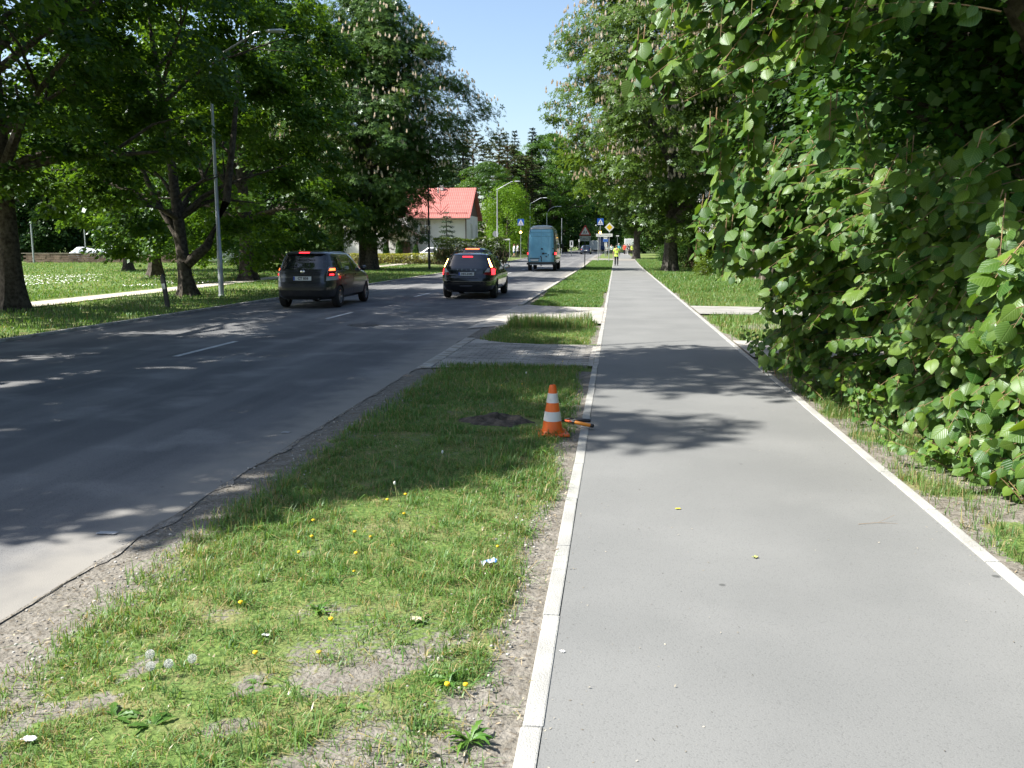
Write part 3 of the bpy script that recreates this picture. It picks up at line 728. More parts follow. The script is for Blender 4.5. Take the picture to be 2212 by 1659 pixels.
# trees that close the view down the road: each with its own place on the skyline
def sky_tree(kind, x, ytop, Y, label, group, base_h, rz=0, wide=1.0):
    p = at(x, ytop, Y); h = p.z-float(gz(Y)); s = h/base_h
    tm, cm = {'pine': (tPn, cPn), 'spruce': (tSp, cSp), 'leaf': (tD, mD), 'maple': (tA, mA)}[kind]
    nm = {'pine': 'pine_tree', 'spruce': 'spruce_tree', 'leaf': 'woodland_tree', 'maple': 'maple_tree'}[kind]
    plant_tree(nm, label, 'tree', (p.x, Y), tm, cm, rz=rz, s=s*wide, sz=s, group=group)
sg = 'skyline trees closing the road view'
sky_tree('spruce', 1000, 262, 140, 'dark spruce top showing right of the tall left horse chestnut', sg, 20, 1)
sky_tree('pine', 1022, 285, 150, 'flat-topped pine directly above the right end of the red roof', sg, 23, 2)
sky_tree('maple', 1052, 345, 132, 'fresh green maple above the right end of the red roof', sg, 18, 3)
sky_tree('pine', 1078, 292, 165, 'leftmost skyline pine with an open ragged crown', sg, 23, 0)
sky_tree('pine', 1096, 318, 158, 'broad low pine under the leftmost ragged one', sg, 23, 1.4, 1.25)
sky_tree('spruce', 1112, 284, 190, 'slim pointed spruce at the middle of the skyline', sg, 20, .5)
sky_tree('spruce', 1150, 278, 175, 'tallest pointed spruce right of the middle of the skyline', sg, 20, 2.5, 1.15)
sky_tree('pine', 1136, 340, 160, 'brownish pine below the tallest pointed spruce', sg, 23, 3.7, 1.2)
sky_tree('maple', 1188, 282, 178, 'rounded green broadleaf right of the tallest skyline spruce', sg, 18, 4)
sky_tree('leaf', 1222, 330, 200, 'dark broadleaf tree over the far end of the road', sg, 15, 1)
sky_tree('leaf', 1165, 380, 185, 'dark broadleaf tree behind the weeping birch', sg, 15, 2)
sky_tree('leaf', 1205, 400, 230, 'shadowy tree at the bend above the far white van', sg, 15, 3)
sky_tree('leaf', 1255, 380, 250, 'shadowy tree above the far parked blue truck', sg, 15, 5)
sky_tree('leaf', 1290, 370, 215, 'dark tree behind the right pedestrian crossing sign', sg, 15, 0)
sky_tree('leaf', 1335, 360, 240, 'dark tree behind the yellow diamond sign', sg, 15, 4)
sky_tree('leaf', 1120, 400, 200, 'dark tree behind the left pedestrian crossing sign', sg, 15, 4.4)
sky_tree('leaf', 1180, 420, 280, 'farthest dark tree where the road disappears', sg, 15, 1.1)
sky_tree('leaf', 1310, 420, 300, 'farthest dark tree above the path end', sg, 15, 2.2)

# right-hand gardens behind the hedge
rw = [(11, 30), (13.5, 40), (12, 52), (15, 66), (17, 80), (12, 96), (9.5, 118), (16, 110), (7, 136), (14, 140), (5, 165), (12, 175), (20, 52), (22, 90), (19, 33), (9.8, 21), (14.5, 22), (10.5, 12.5), (15, 13.5)]
wood(rw, tD, mD, 'garden_tree', 'tree', lambda x, y: 'dark leafy tree in the gardens behind the right hedge and fence', 'garden trees on the right', .8, 1.15)

# dark understorey along the edge of the left wood
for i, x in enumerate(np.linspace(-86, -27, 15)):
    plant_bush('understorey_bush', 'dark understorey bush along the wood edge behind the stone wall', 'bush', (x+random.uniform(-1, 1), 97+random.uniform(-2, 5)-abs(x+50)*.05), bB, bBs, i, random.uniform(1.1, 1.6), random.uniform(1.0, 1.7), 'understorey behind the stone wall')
# hedges and bushes
hedge('clipped_hedge', 'low clipped hedge with bright yellow top in front of the parked white car', -24.0, -13.3, 79.5, 1.0, 1.08, M['hedge_yellow'], 9000, .09)
hedge('tall_hedge', 'taller shaggy green hedge in front of the white house wall', -15.6, -9.4, 76.5, 1.5, 2.25, M['hedge'], 9000, .13, rough=.9)
hedge('garden_hedge', 'dark garden hedge running behind the right chestnut trunk', 5.4, 8.5, 67, 1.4, 2.6, M['maple_dark'], 4500, .16, rough=.8)
plant_bush('lilac_bush', 'tall lilac bush with white flower heads behind the right chestnut', 'bush', (6.6, 56), bL, bLs, .5, 1.15, 1.1)
lb = bpy.data.objects['lilac_bush']
g = np.random.default_rng(5); n = 150; cc = np.stack([g.normal(size=n)*.9, g.normal(size=n)*.9-.5, g.uniform(2.1, 4.6, n)], -1); P = np.repeat(cc, 22, 0)+g.normal(size=(n*22, 3))*np.array([.055, .055, .1])
V, F = leaves(P, unit(g.normal(size=P.shape)+np.array([0, -.6, .5])), g.normal(size=P.shape), np.full(len(P), .065), .9)
link('blossom', np_mesh('lilac_blossom', V, F, mats=[M['lilac']], attr={'var': ('FACE', g.random(len(P)))}), lb)
plant_bush('lilac_bush', 'smaller pale-flowered lilac beside the brown fence', 'bush', (8.1, 50), bL, bLs, 2.0, .95, .9)
link('blossom', bpy.data.meshes['lilac_blossom'], bpy.data.objects['lilac_bush.001'])
plant_bush('round_bush', 'small round-leaved bush in the grass left of the brown fence', 'bush', tuple(at(1518, 592, 52))[:2], bA, bAs, 0, .42, .5)
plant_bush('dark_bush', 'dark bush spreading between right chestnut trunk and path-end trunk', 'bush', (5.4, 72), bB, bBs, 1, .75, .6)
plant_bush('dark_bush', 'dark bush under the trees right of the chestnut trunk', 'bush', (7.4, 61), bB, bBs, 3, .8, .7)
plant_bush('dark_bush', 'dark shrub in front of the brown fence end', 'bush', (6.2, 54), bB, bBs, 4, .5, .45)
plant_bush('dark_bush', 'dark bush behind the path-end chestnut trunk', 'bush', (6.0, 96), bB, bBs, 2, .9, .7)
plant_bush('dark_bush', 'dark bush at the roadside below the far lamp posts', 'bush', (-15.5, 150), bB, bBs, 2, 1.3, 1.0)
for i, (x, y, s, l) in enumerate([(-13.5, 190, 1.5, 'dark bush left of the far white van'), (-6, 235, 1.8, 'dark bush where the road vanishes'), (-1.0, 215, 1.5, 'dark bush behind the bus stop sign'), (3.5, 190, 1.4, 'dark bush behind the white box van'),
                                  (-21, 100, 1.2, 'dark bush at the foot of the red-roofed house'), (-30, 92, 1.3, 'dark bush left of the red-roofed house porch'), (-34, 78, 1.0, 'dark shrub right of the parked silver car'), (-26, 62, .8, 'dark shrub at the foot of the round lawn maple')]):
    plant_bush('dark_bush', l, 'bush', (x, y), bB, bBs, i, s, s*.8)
plant_bush('clipped_bush', 'ball-shaped clipped shrub with sunlit top at the far left edge', 'bush', tuple(at(2, 640, 30))[:2], bA, bAs, 0, .55, .5)
plant_tree('young_spruce', 'young blue spruce with layered boughs in front of the white house', 'tree', (at(965, 540, 84).x, 84), tBs, cBs, rz=.4, s=1.0)
# ------------------------------------------------------------------ the linden beside the path
MT = np.array([0, .18, .42, .68, .88, 1.0]); ET = np.array([-.10, .05, .32, .58, .80]); EW = np.array([.20, .41, .50, .41, .20])
def heart_leaves(P, Nn, D, size, g, fold=.28):
    """linden blades: heart-shaped base, drawn-out tip, folded a little along the midrib and curled down"""
    D = unit(D-Nn*np.sum(D*Nn, -1, keepdims=True)); S = np.cross(D, Nn); n = len(P)
    fo = g.uniform(.05, fold*1.8, n); cu = g.uniform(.02, .35, n); wv = g.uniform(.9, 1.12, n); tw = g.normal(size=n)*.15
    def pt(t, u):
        z = -fo*abs(u)*1.0-cu*t*t+tw*u*t
        return P+size[:, None]*(D*t+S*(u*wv)[:, None]+Nn*z[:, None])
    cols = [pt(t, np.zeros(n)) for t in MT]+[pt(t, np.full(n, w_)) for t, w_ in zip(ET, EW)]+[pt(t, np.full(n, -w_)) for t, w_ in zip(ET, EW)]
    V = np.stack(cols, 1).reshape(-1, 3)
    uv = np.array([(0, t) for t in MT]+[(w_, t) for t, w_ in zip(ET, EW)]+[(-w_, t) for t, w_ in zip(ET, EW)])
    q = []
    for b in (6, 11):
        for k in range(4):
            f = (k, b+k, b+k+1, k+1); q.append(f if b == 6 else f[::-1])
    q = np.array(q); t3 = np.array([(4, 10, 5), (4, 5, 15)])
    o = (np.arange(n)*16)[:, None, None]
    return V, (q[None]+o).reshape(-1, 4), (t3[None]+o).reshape(-1, 3), np.tile(uv, (n, 1))

def in_poly(x, y, poly):
    c = False; j = len(poly)-1
    for i in range(len(poly)):
        (xi, yi), (xj, yj) = poly[i], poly[j]
        if (yi > y) != (yj > y) and x < (xj-xi)*(y-yi)/(yj-yi)+xi: c = not c
        j = i
    return c

class Sprays:
    def __init__(s, seed): s.g = np.random.default_rng(seed); s.P = []; s.N = []; s.D = []; s.S = []; s.tw = MB()
    def spray(s, a, b, sag=.15, step=.05, size=.140, face=(-.55, -.45, .55), r=.005):
        g = s.g; a = np.array(a, float); b = np.array(b, float); L = np.linalg.norm(b-a)
        m = (a+b)/2+np.array([0, 0, sag*L]); K = max(5, int(L/.08)); t = np.linspace(0, 1, K)[:, None]
        c = (1-t)**2*a+2*t*(1-t)*m+t*t*b
        s.tw.tube([tuple(p) for p in c[::max(1, K//6)]]+[tuple(c[-1])], list(np.linspace(r, r*.3, len(c[::max(1, K//6)])+1)), 5, caps=False)
        n = max(4, int(L/step)); side = 1
        for i in range(n):
            u = .12+.88*(i+g.uniform(0, .6))/n
            if u > 1: u = 1
            p = (1-u)**2*a+2*u*(1-u)*m+u*u*b; tg = unit(2*(1-u)*(m-a)+2*u*(b-m))
            lat = unit(np.cross(tg, np.array([0, 0, 1.])))*side; side = -side
            nn = unit(np.array(face)+g.normal(size=3)*.42+lat*.15)
            d = unit(tg*.55+lat*.6+np.array([0, 0, -.75])+g.normal(size=3)*.3)
            pet = g.uniform(.02, .045); q = p+unit(lat*.8+tg*.3-np.array([0, 0, .2]))*pet
            s.tw.tube([tuple(p), tuple(q)], [.0016, .0012], 3, caps=False)
            s.P.append(q); s.N.append(nn); s.D.append(d); s.S.append(size*g.uniform(.5, 1.22)*(1-.25*u))
    def meshes(s, name, m, var=(0, 1)):
        P, Nn, D, S = map(np.array, (s.P, s.N, s.D, s.S))
        V, q, t3, uv = heart_leaves(P, unit(Nn), D, S, s.g)
        n = len(P); vv = np.clip(s.g.beta(1.2, 1.6, n), *var)
        return (np_mesh(name, V, q, t3, mats=[m], smooth=True, attr={'var': ('FACE', np.concatenate([np.repeat(vv, 8), np.repeat(vv, 2)]))}, uv=uv),
                s.tw.mesh(name+'_twigs', M['twig'], True))

def fill(sp, poly, Yf, n, L=(.45, .95), back=(.0, .5), inward=(.75, .35, .35), **kw):
    g = sp.g; xs = [p[0] for p in poly]; ys = [p[1] for p in poly]; k = 0
    while k < n:
        x = g.uniform(min(xs), max(xs)); y = g.uniform(min(ys), max(ys))
        if not in_poly(x, y, poly): continue
        k += 1
        Y = Yf(x, y)+g.uniform(*back); T = np.array(at(x, y, Y))
        if T[2] < .12: T[2] = .12
        Ln = g.uniform(*L); iv = unit(np.array(inward)+g.normal(size=3)*.35)
        A = T+iv*Ln
        sp.spray(A, T, **kw)

LT = np.array([4.7, 9.8, 0.])
lin = Sprays(201)
M1 = [(1390, -140), (1385, 60), (1390, 150), (1415, 205), (1450, 215), (1490, 270), (1545, 290), (1590, 190), (1640, 170), (1700, 180), (1760, 190), (1790, 270), (1815, 150), (1900, 60), (1980, 20), (2000, -140)]
M2 = [(1490, 480), (1560, 440), (1640, 340), (1700, 640), (1640, 640), (1570, 590), (1510, 550)]
M3 = [(1640, 390), (1790, 375), (1860, 470), (1930, 390), (2020, 370), (2090, 480), (2212, 440), (2260, 800), (1900, 800), (1700, 700), (1630, 600)]
M4 = [(1640, 640), (1900, 700), (2260, 700), (2260, 1060), (2100, 1040), (2000, 960), (1900, 870), (1800, 830), (1660, 780)]
yf1 = lambda x, y: 6.5-(x-1340)/660*.8
yf3 = lambda x, y: 9.2-(x-1640)/570*3.5
yf4 = lambda x, y: float(np.interp(x, [1650, 1850, 2000, 2212], [11.3, 9.0, 7.0, 5.75]))-.1
fill(lin, M1, yf1, 84, (.4, .95), (0, .4), (.7, .25, .75), sag=.1, size=.122)
fill(lin, M1[:8]+[(1640, -140)], yf1, 22, (.4, .95), (.3, .8), (.7, .25, .75), sag=.1, size=.122)
fill(lin, M2, lambda x, y: 9.4, 46, (.5, 1.0), (0, .6), (.6, .3, .9), sag=.08)
fill(lin, [(1622, 470), (1700, 420), (1760, 800), (1700, 800), (1640, 790), (1618, 640)], lambda x, y: 10.2, 40, (.45, .9), (0, .8), (.7, .3, .4), sag=.12)
fill(lin, M3, yf3, 112, (.45, .9), (-.1, .35), (.8, .3, .3), sag=.15)
fill(lin, M3, yf3, 120, (.5, .9), (.35, 1.5), (.8, .3, .3), sag=.15)
fill(lin, M4, yf4, 84, (.4, .85), (-.1, .3), (.8, .25, .25), sag=.2)
fill(lin, M4, yf4, 90, (.4, .85), (.3, 1.4), (.8, .25, .25), sag=.2)
# long hanging strands
for (x0, y0, x1, y1, Y) in [(1560, 250, 1552, 470, 7.6), (1535, 240, 1530, 360, 7.5), (1612, 180, 1620, 430, 7.8), (1632, 330, 1600, 560, 8.8), (1795, 200, 1790, 345, 6.9), (1600, 60, 1590, 210, 7.2), (1850, 240, 1872, 350, 7.4), (2165, 560, 2110, 640, 5.3), (2212, 520, 2150, 600, 5.2),
                            (1520, 420, 1500, 560, 9.3), (1570, 470, 1560, 600, 9.3), (1380, 60, 1370, 205, 7.2), (1440, 100, 1432, 240, 7.2), (1960, 300, 1955, 420, 7.0)]:
    for q in range(2):
        lin.spray(np.array(at(x0+14*q, y0-8*q, Y+.1*q)), np.array(at(x1+10*q, y1-25*q, Y-.05)), sag=.02, step=.045)
# leaves of the inside, in the shade of the crown
fill(lin, [(1640, 120), (2260, -60), (2260, 760), (1700, 640)], lambda x, y: 8.8, 18, (.6, 1.1), (0, 3.0), (.3, .3, .6), sag=.1)
lm, ltw = lin.meshes('linden_foliage', M['lime'])
linden = empty('linden_tree', tuple(LT), 0, 'big-leaved linden overhanging the right side of the path', 'tree')
def rel(me):
    me.transform(Matrix.Translation(-Vector(LT))); return me
link('foliage', rel(lm), linden); link('twigs', rel(ltw), linden)
# upper crown, mostly above the picture: it shades the hollow below
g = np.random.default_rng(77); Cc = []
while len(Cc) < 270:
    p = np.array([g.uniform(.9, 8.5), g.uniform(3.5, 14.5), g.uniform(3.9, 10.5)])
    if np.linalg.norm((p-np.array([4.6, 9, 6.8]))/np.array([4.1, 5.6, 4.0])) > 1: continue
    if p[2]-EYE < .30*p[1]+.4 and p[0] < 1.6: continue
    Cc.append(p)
while len(Cc) < 350:      # unseen clumps added above the picture to shade the hollow
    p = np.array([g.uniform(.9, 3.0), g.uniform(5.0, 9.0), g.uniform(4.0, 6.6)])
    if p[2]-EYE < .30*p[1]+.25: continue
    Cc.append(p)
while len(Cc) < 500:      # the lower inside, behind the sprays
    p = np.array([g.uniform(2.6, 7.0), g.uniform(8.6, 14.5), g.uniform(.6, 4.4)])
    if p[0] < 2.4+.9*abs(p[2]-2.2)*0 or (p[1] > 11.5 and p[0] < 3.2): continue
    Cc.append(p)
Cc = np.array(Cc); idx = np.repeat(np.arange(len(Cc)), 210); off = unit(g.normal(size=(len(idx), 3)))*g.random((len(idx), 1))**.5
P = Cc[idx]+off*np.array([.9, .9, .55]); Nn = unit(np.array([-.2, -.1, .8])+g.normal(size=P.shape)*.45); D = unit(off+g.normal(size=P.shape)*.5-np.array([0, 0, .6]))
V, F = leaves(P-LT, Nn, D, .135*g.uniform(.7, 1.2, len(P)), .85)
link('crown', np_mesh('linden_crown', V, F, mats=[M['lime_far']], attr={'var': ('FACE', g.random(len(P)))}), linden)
link('trunk', trunk_mesh('linden_trunk', M['bark'], 8, .24, .07, Cc-LT, 26, 31, z_first=.12), linden)
# shoots and seedlings at its foot
def shoots(name, label, pts, seed, n, hmax):
    sp = Sprays(seed); g = sp.g; base = np.array([np.mean([p[0] for p in pts]), np.mean([p[1] for p in pts]), 0])
    for k in range(n):
        i = g.integers(0, len(pts)-1); u = g.random(); p = np.array(pts[i])*(1-u)+np.array(pts[i+1])*u
        a = np.array([p[0]+g.normal()*.16+.12, p[1]+g.normal()*.25, .0]); h = hmax*g.uniform(.4, 1)
        sp.spray(a, a+np.array([g.normal()*.16-.1, g.normal()*.2-.06, h]), sag=.1, step=.04, size=.08, r=.004)
    me, tw = sp.meshes(name, M['lime'])
    me.transform(Matrix.Translation(-Vector(base))); tw.transform(Matrix.Translation(-Vector(base)))
    o = empty(name, tuple(base), 0, label, 'shrub'); link('foliage', me, o); link('stems', tw, o)
shoots('linden_shoots', 'low linden shoots nearest the far end of the foliage, touching the path kerb', [(2.2, 12.6), (2.5, 11.8), (2.9, 11.0)], 301, 42, .75)
shoots('linden_shoots', 'knee-high linden shoots in the middle of the right path edge', [(2.62, 10.6), (2.6, 9.4), (2.75, 8.4)], 302, 64, .5)
shoots('linden_shoots', 'nearest linden shoots and seedlings at the right edge beside the dry twig', [(2.75, 7.7), (2.72, 6.9), (2.9, 5.9)], 303, 50, .38)
# ------------------------------------------------------------------ grass and small plants
def blades(P, h, wd, g, lean=.5, mi=None):
    n = len(P); a = g.random(n)*2*np.pi; d = np.stack([np.cos(a), np.sin(a), 0*a], -1); s = np.stack([-np.sin(a), np.cos(a), 0*a], -1)
    ln = (np.abs(g.normal(size=n))*lean)[:, None]; hh = h[:, None]; ww = wd[:, None]; up = np.array([0, 0, 1.])
    m = P+hh*(.55*up+d*ln*.25); t = P+hh*(.92*up*np.sqrt(np.clip(1-.35*ln**2, .08, 1))+d*ln*.8)
    V = np.stack([P-s*ww*.5, P+s*ww*.5, m+s*ww*.38, m-s*ww*.38, t], 1).reshape(-1, 3); b = (np.arange(n)*5)[:, None]
    return V, np.array([[0, 1, 2, 3]])+b, np.array([[3, 2, 4]])+b
def grass(name, label, gens, seed):
    """gens: list of (points, height, width, lean); straw mixed in as a second material"""
    g = np.random.default_rng(seed); Vs = []; Q = []; T = []; va = []; mi = []; b = 0
    for P, h, wd, lean, straw in gens:
        V, q, t = blades(P, h, wd, g, lean); Vs.append(V); Q.append(q+b); T.append(t+b); b += len(V)
        v = np.clip(.6*N1.fbm(P[:, 0]*.9+5, P[:, 1]*.9, 3)+.5*g.random(len(P))-.05, 0, 1); va.append(v); mi.append((g.random(len(P)) < straw).astype(int))
    v = np.concatenate(va); mi = np.concatenate(mi)
    o = link(name, np_mesh(name, np.concatenate(Vs), np.concatenate(Q), np.concatenate(T), mats=[M['grass'], M['straw']], attr={'var': ('FACE', np.concatenate([v, v]))}, midx=np.concatenate([mi, mi])))
    tag(o, label, kind='stuff'); return o
def scatter(n, x0, x1, y0, y1, dens, g, ypow=1.0, tuft=None):
    x = g.uniform(x0, x1, n); y = y0+(y1-y0)*g.random(n)**ypow
    if tuft:
        m = max(1, n//tuft); cx = g.uniform(x0, x1, m); cy = y0+(y1-y0)*g.random(m)**ypow; i = g.integers(0, m, n)
        x = cx[i]+g.normal(size=n)*.022; y = cy[i]+g.normal(size=n)*.022
    k = g.random(n) < dens(x, y); x = x[k]; y = y[k]
    return np.stack([x, y, gz(y)+.005], -1)
g = np.random.default_rng(400)
def holes(x, y):   # crossings and the dug patch carry no grass
    h = (y > 12.85) & (y < 15.95+np.maximum(0, -1.5-x)**2*.5)
    s = (y > 20.15-1.1*np.maximum(0, -1.7-x)**1.3) & (y < 26.7-1.0*np.sin((x-Xr_r)/(Xk_l-Xr_r)*1.4).clip(0))
    d = ((x+1.12)/.42)**2+((y-8.55)/.4)**2 < 1
    return ~(h | s | d)
dv = lambda x, y: turf_verge(x, y)*holes(x, y)
P1 = scatter(120000, Xr_r+.1, Xk_l-.1, 1.7, 8, lambda x, y: dv(x, y)*.9+.015*(x > -2.5), g, 1.25, tuft=34)
P2 = scatter(70000, Xr_r+.2, Xk_l-.1, 1.7, 8, lambda x, y: dv(x, y)*.55, g, 1.2)
P0 = scatter(26000, Xr_r+.15, Xk_l-.1, 1.8, 8, lambda x, y: dv(x, y)*(N1.fbm(x*2.1+9, y*2.1+3, 2) > .48), g, 1.2, tuft=26)
P3 = scatter(80000, Xr_r+.3, Xk_l-.1, 8, 20.5, dv, g, 1.3, tuft=10)
P4 = scatter(60000, Xr_r+.3, Xk_l-.1, 20, 34, dv, g, 1.2)
P5 = scatter(60000, Xr_r+.25, Xk_l-.1, 34, 99, lambda x, y: 1.0+0*x, g, 1.3)
# the longer weedy fringe at the island between the two crossings
P6 = scatter(5000, -2.3, -.5, 18.6, 20.1, dv, g)
def H(P, a, b): 
    nn = N1.fbm(P[:, 0]*1.2+60, P[:, 1]*1.2, 3); return (a+(b-a)*g.random(len(P)))*(.55+.9*nn)
grass('grass', 'short patchy grass of the verge between road and path',
      [(P0, H(P0, .05, .125), g.uniform(.0035, .0075, len(P0)), 1.25, .14), (P1, H(P1, .022, .07), g.uniform(.0025, .0055, len(P1)), 1.2, .28), (P2, H(P2, .02, .06), g.uniform(.003, .006, len(P2)), 1.5, .3), (P3, H(P3, .035, .10), g.uniform(.005, .009, len(P3)), .9, .2),
       (P4, H(P4, .06, .13), g.uniform(.009, .016, len(P4)), .6, .08), (P5, H(P5, .07, .14), g.uniform(.014, .03, len(P5)), .6, .06), (P6, H(P6, .14, .34), g.uniform(.006, .011, len(P6)), .4, .25)], 401)
dr = lambda x, y: turf_right(x, y)*~((y > 22.6) & (y < 26.2) | (y > 13.9) & (y < 16.6))
Q1 = scatter(90000, 2.16, 5.2, 3.6, 13, lambda x, y: dr(x, y)*.9+.14, g, 1.1, tuft=16)
Q2 = scatter(50000, 2.17, 7.5, 13, 34, dr, g, 1.2)
Q3 = scatter(60000, 2.17, 9, 34, 105, lambda x, y: 1.0+0*x, g, 1.3)
grass('grass', 'grass along the right side of the path up to the fence and hedge',
      [(Q1, H(Q1, .04, .15), g.uniform(.003, .006, len(Q1)), .8, .2), (Q2, H(Q2, .07, .18), g.uniform(.008, .014, len(Q2)), .6, .14), (Q3, H(Q3, .10, .22), g.uniform(.015, .032, len(Q3)), .5, .08)], 402)
def foot(x, y): return ~((x > -18.5+np.clip((y-24)*-.06, -3, 1.4)) & (x < -16.8+np.clip((y-24)*-.06, -3, 1.4)))
L1 = scatter(60000, -22, Xr_l-.3, 12, 75, lambda x, y: 1.0*foot(x, y), g, 1.4)
L2 = scatter(70000, -60, -18, 20, 92, lambda x, y: 1.0*foot(x, y), g, 1.1)
grass('grass', 'mown lawn grass on the left between the road and the stone wall',
      [(L1, H(L1, .05, .12), g.uniform(.012, .026, len(L1)), .7, .08), (L2, H(L2, .05, .12), g.uniform(.03, .06, len(L2)), .8, .07)], 403)
# daisies whitening the lawn
n = 2600; x = g.uniform(-34, -18.4, n); y = g.uniform(26, 62, n); k = (N1.fbm(x*.18+8, y*.10, 3) > .60); P = np.stack([x, y, 0*x+.09], -1)[k]
V, F = leaves(P, unit(np.array([0, -.3, 1.])+g.normal(size=P.shape)*.2), g.normal(size=P.shape), np.full(len(P), .075), 1.0, 0)
o = link('daisies', np_mesh('daisies', V, F, mats=[mat('daisy_white', (.75, .75, .70), .8)])); tag(o, 'white daisies scattered thick across the left lawn', kind='stuff')
# dry litter, crumbs and small stones on the bare soil
n = 5200; x = np.concatenate([g.uniform(Xr_r, Xk_l-.08, n), g.uniform(2.16, 3.4, 2200)]); y = np.concatenate([1.7+7.5*g.random(n)**1.3, g.uniform(3.6, 12, 2200)]); P = np.stack([x, y, 0*x+.018], -1)
V, F = leaves(P, unit(np.array([0, 0, 1.])+g.normal(size=P.shape)*.5), g.normal(size=P.shape), g.uniform(.008, .034, len(P)), .35)
o = link('litter', np_mesh('litter', V, F, mats=[mat('dry_litter', (.12, .08, .045), .9, (.45, .38, .26), 3)])); tag(o, 'dry bud scales, leaf crumbs and stalks on the bare soil by the path', kind='stuff')
n = 1100; x = np.concatenate([Xr_r-.06+.75*g.random(n//2)**.8, g.uniform(-.8, -.39, n//2)]); y = 1.7+9*g.random(n)**1.3; mb = MB()
for i in range(n):
    r = random.uniform(.003, .011); mb.ball((x[i], y[i], .018+r*.3), (r, r*.8, r*.6), 5, 4)
o = mb.build('pebbles', mat('pebble', (.16, .15, .14), .9, (.5, .47, .42), 5)); tag(o, 'small pebbles and asphalt crumbs along road edge and kerb', kind='stuff')

# grit and crumbs on the path, most of it along the kerbs
n = 700; e = g.random(n)**2.2*.9; x = np.where(g.random(n) < .5, Xk_l+.01+e, Xk_r-.01-e); y = 2.2+12*g.random(n)**1.4; P = np.stack([x, y, 0*x+.0155], -1)
V, F = leaves(P, unit(np.array([0, 0, 1.])+g.normal(size=P.shape)*.3), g.normal(size=P.shape), g.uniform(.004, .016, n), .5)
o = link('grit', np_mesh('grit', V, F, mats=[mat('grit', (.06, .05, .04), .9, (.42, .38, .30), 9)])); tag(o, 'grit and leaf crumbs lying on the path, mostly along its kerbs', kind='stuff')
# rosettes of broad-leaved weeds
def rosette(name, seed, n, L, wid=.32, up=.45):
    """toothed leaves lying outwards from one crown, each bent and twisted its own way"""
    g = np.random.default_rng(seed); a = np.arange(n)*2.4+g.normal(size=n)*.5; u = g.uniform(.05, up*1.6, n)
    Vs = []; Fs = []; b = 0; K = 9
    for i in range(n):
        d = np.array([math.cos(a[i]), math.sin(a[i]), 0]); s = np.array([-d[1], d[0], 0]); l = L*g.uniform(.45, 1.2); tw = g.normal()*.35; be = g.normal()*.25
        for k in range(K):
            t = k/(K-1); p = d*l*t+s*l*be*t*t+np.array([0, 0, .006+l*u[i]*(1.5*t-1.15*t*t)])
            w_ = l*wid*.5*(.12+.95*math.sin(math.pi*min(1, t*.9+.08))**1.2*t**.35)*(1 if k % 2 else .55)*(0.15 if k == K-1 else 1)
            q = np.array([0, 0, 1.])*tw*w_
            Vs += [p-s*w_-q+np.array([0, 0, .15*w_]), p-np.array([0, 0, .1*w_]), p+s*w_+q+np.array([0, 0, .15*w_])]
        Fs += [[b+3*k+j, b+3*k+j+1, b+3*k+j+4, b+3*k+j+3] for k in range(K-1) for j in range(2)]; b += 3*K
    return np_mesh(name, np.array(Vs), np.array(Fs), mats=[M['herb']], smooth=True, attr={'var': ('FACE', np.repeat(g.random(n), 2*(K-1)))})
ro = [rosette('weed_leaves', 501, 22, .13, .3, .4), rosette('weed_leaves', 502, 13, .14, .42, .3), rosette('weed_leaves', 503, 34, .15, .26, .6)]
def from_px(x, y): 
    p = ray(x, y); t = -EYE/p[2]; return p[0]*t, p[1]*t
wl = [(1015, 1612, 2, 1.0, 'bushiest broad-leaved weed beside the kerb at the lower right of the verge'), (965, 1480, 0, 1.0, 'broad-leaved dandelion plant with yellow flowers on the near bare verge'), (905, 1350, 1, .9, 'pale-leaved weed in the middle of the near verge'),
      (250, 1560, 1, 1.1, 'big limp-leaved weed at the lower left of the verge'), (330, 1580, 1, 1.0, 'limp-leaved weed right of the big one at the lower left'), (560, 1490, 0, .8, 'low weed rosette on the bare patch in the middle of the near verge'), (760, 1540, 1, .8, 'small weed on the sandy patch near the bottom of the verge'), (1080, 1140, 0, 1.1, 'weed clump beside the kerb above the blue wrapper'),
      (1165, 985, 2, 1.1, 'tall-leaved weed at the near side of the traffic cone'), (1120, 1060, 0, 1.0, 'weed clump on the kerb side below the cone'), (1010, 1230, 2, .8, 'leafy weed left of the blue and white wrapper'), (690, 1330, 2, .8, 'grassy weed tuft in the sunny middle verge'),
      (1880, 960, 2, 1.1, 'tall tuft of weeds inside the right kerb below the linden shoots'), (1790, 900, 0, 1.2, 'weed at the right kerb where the shoots begin')]
for i, (x, y, k, s, lab) in enumerate(wl):
    X, Y = from_px(x, y); o = link('weed', ro[k], None, (X+(.1 if X > 2 else 0), Y, .012), (0, 0, i*1.3), s*(.42 if X > 2 else .6)); tag(o, lab, 'plant', 'weeds of the verge')

# dandelions
def flower(name, stalk, r, seed_head=False):
    o = empty(name); mb = MB(); mb.tube([(0, 0, 0), (.012, 0, stalk*.5), (.0, .01, stalk)], [.0022, .002, .0018], 5); mb.build('stalk', M['dstalk'], o)
    hb = MB()
    if seed_head:
        for q in range(90):      # a globe of fine parachutes
            z_ = 1-2*(q+.5)/90; a_ = q*2.4; d_ = Vector((math.sqrt(1-z_*z_)*math.cos(a_), math.sqrt(1-z_*z_)*math.sin(a_), z_)); c_ = Vector((0, .01, stalk))
            hb.tube([c_, c_+d_*r*.8, c_+d_*r], [.0004, .0005, .0022], 3)
    else:
        hb.lathe([(.003, -.008), (r*.55, -.004), (r, .002), (r*.85, .008), (r*.4, .011), (.001, .012)], 12, Matrix.Translation((0, .01, stalk)))
    hb.build('seed_head' if seed_head else 'flower_head', M['dpuff'] if seed_head else M['dyellow'], o, True); return o
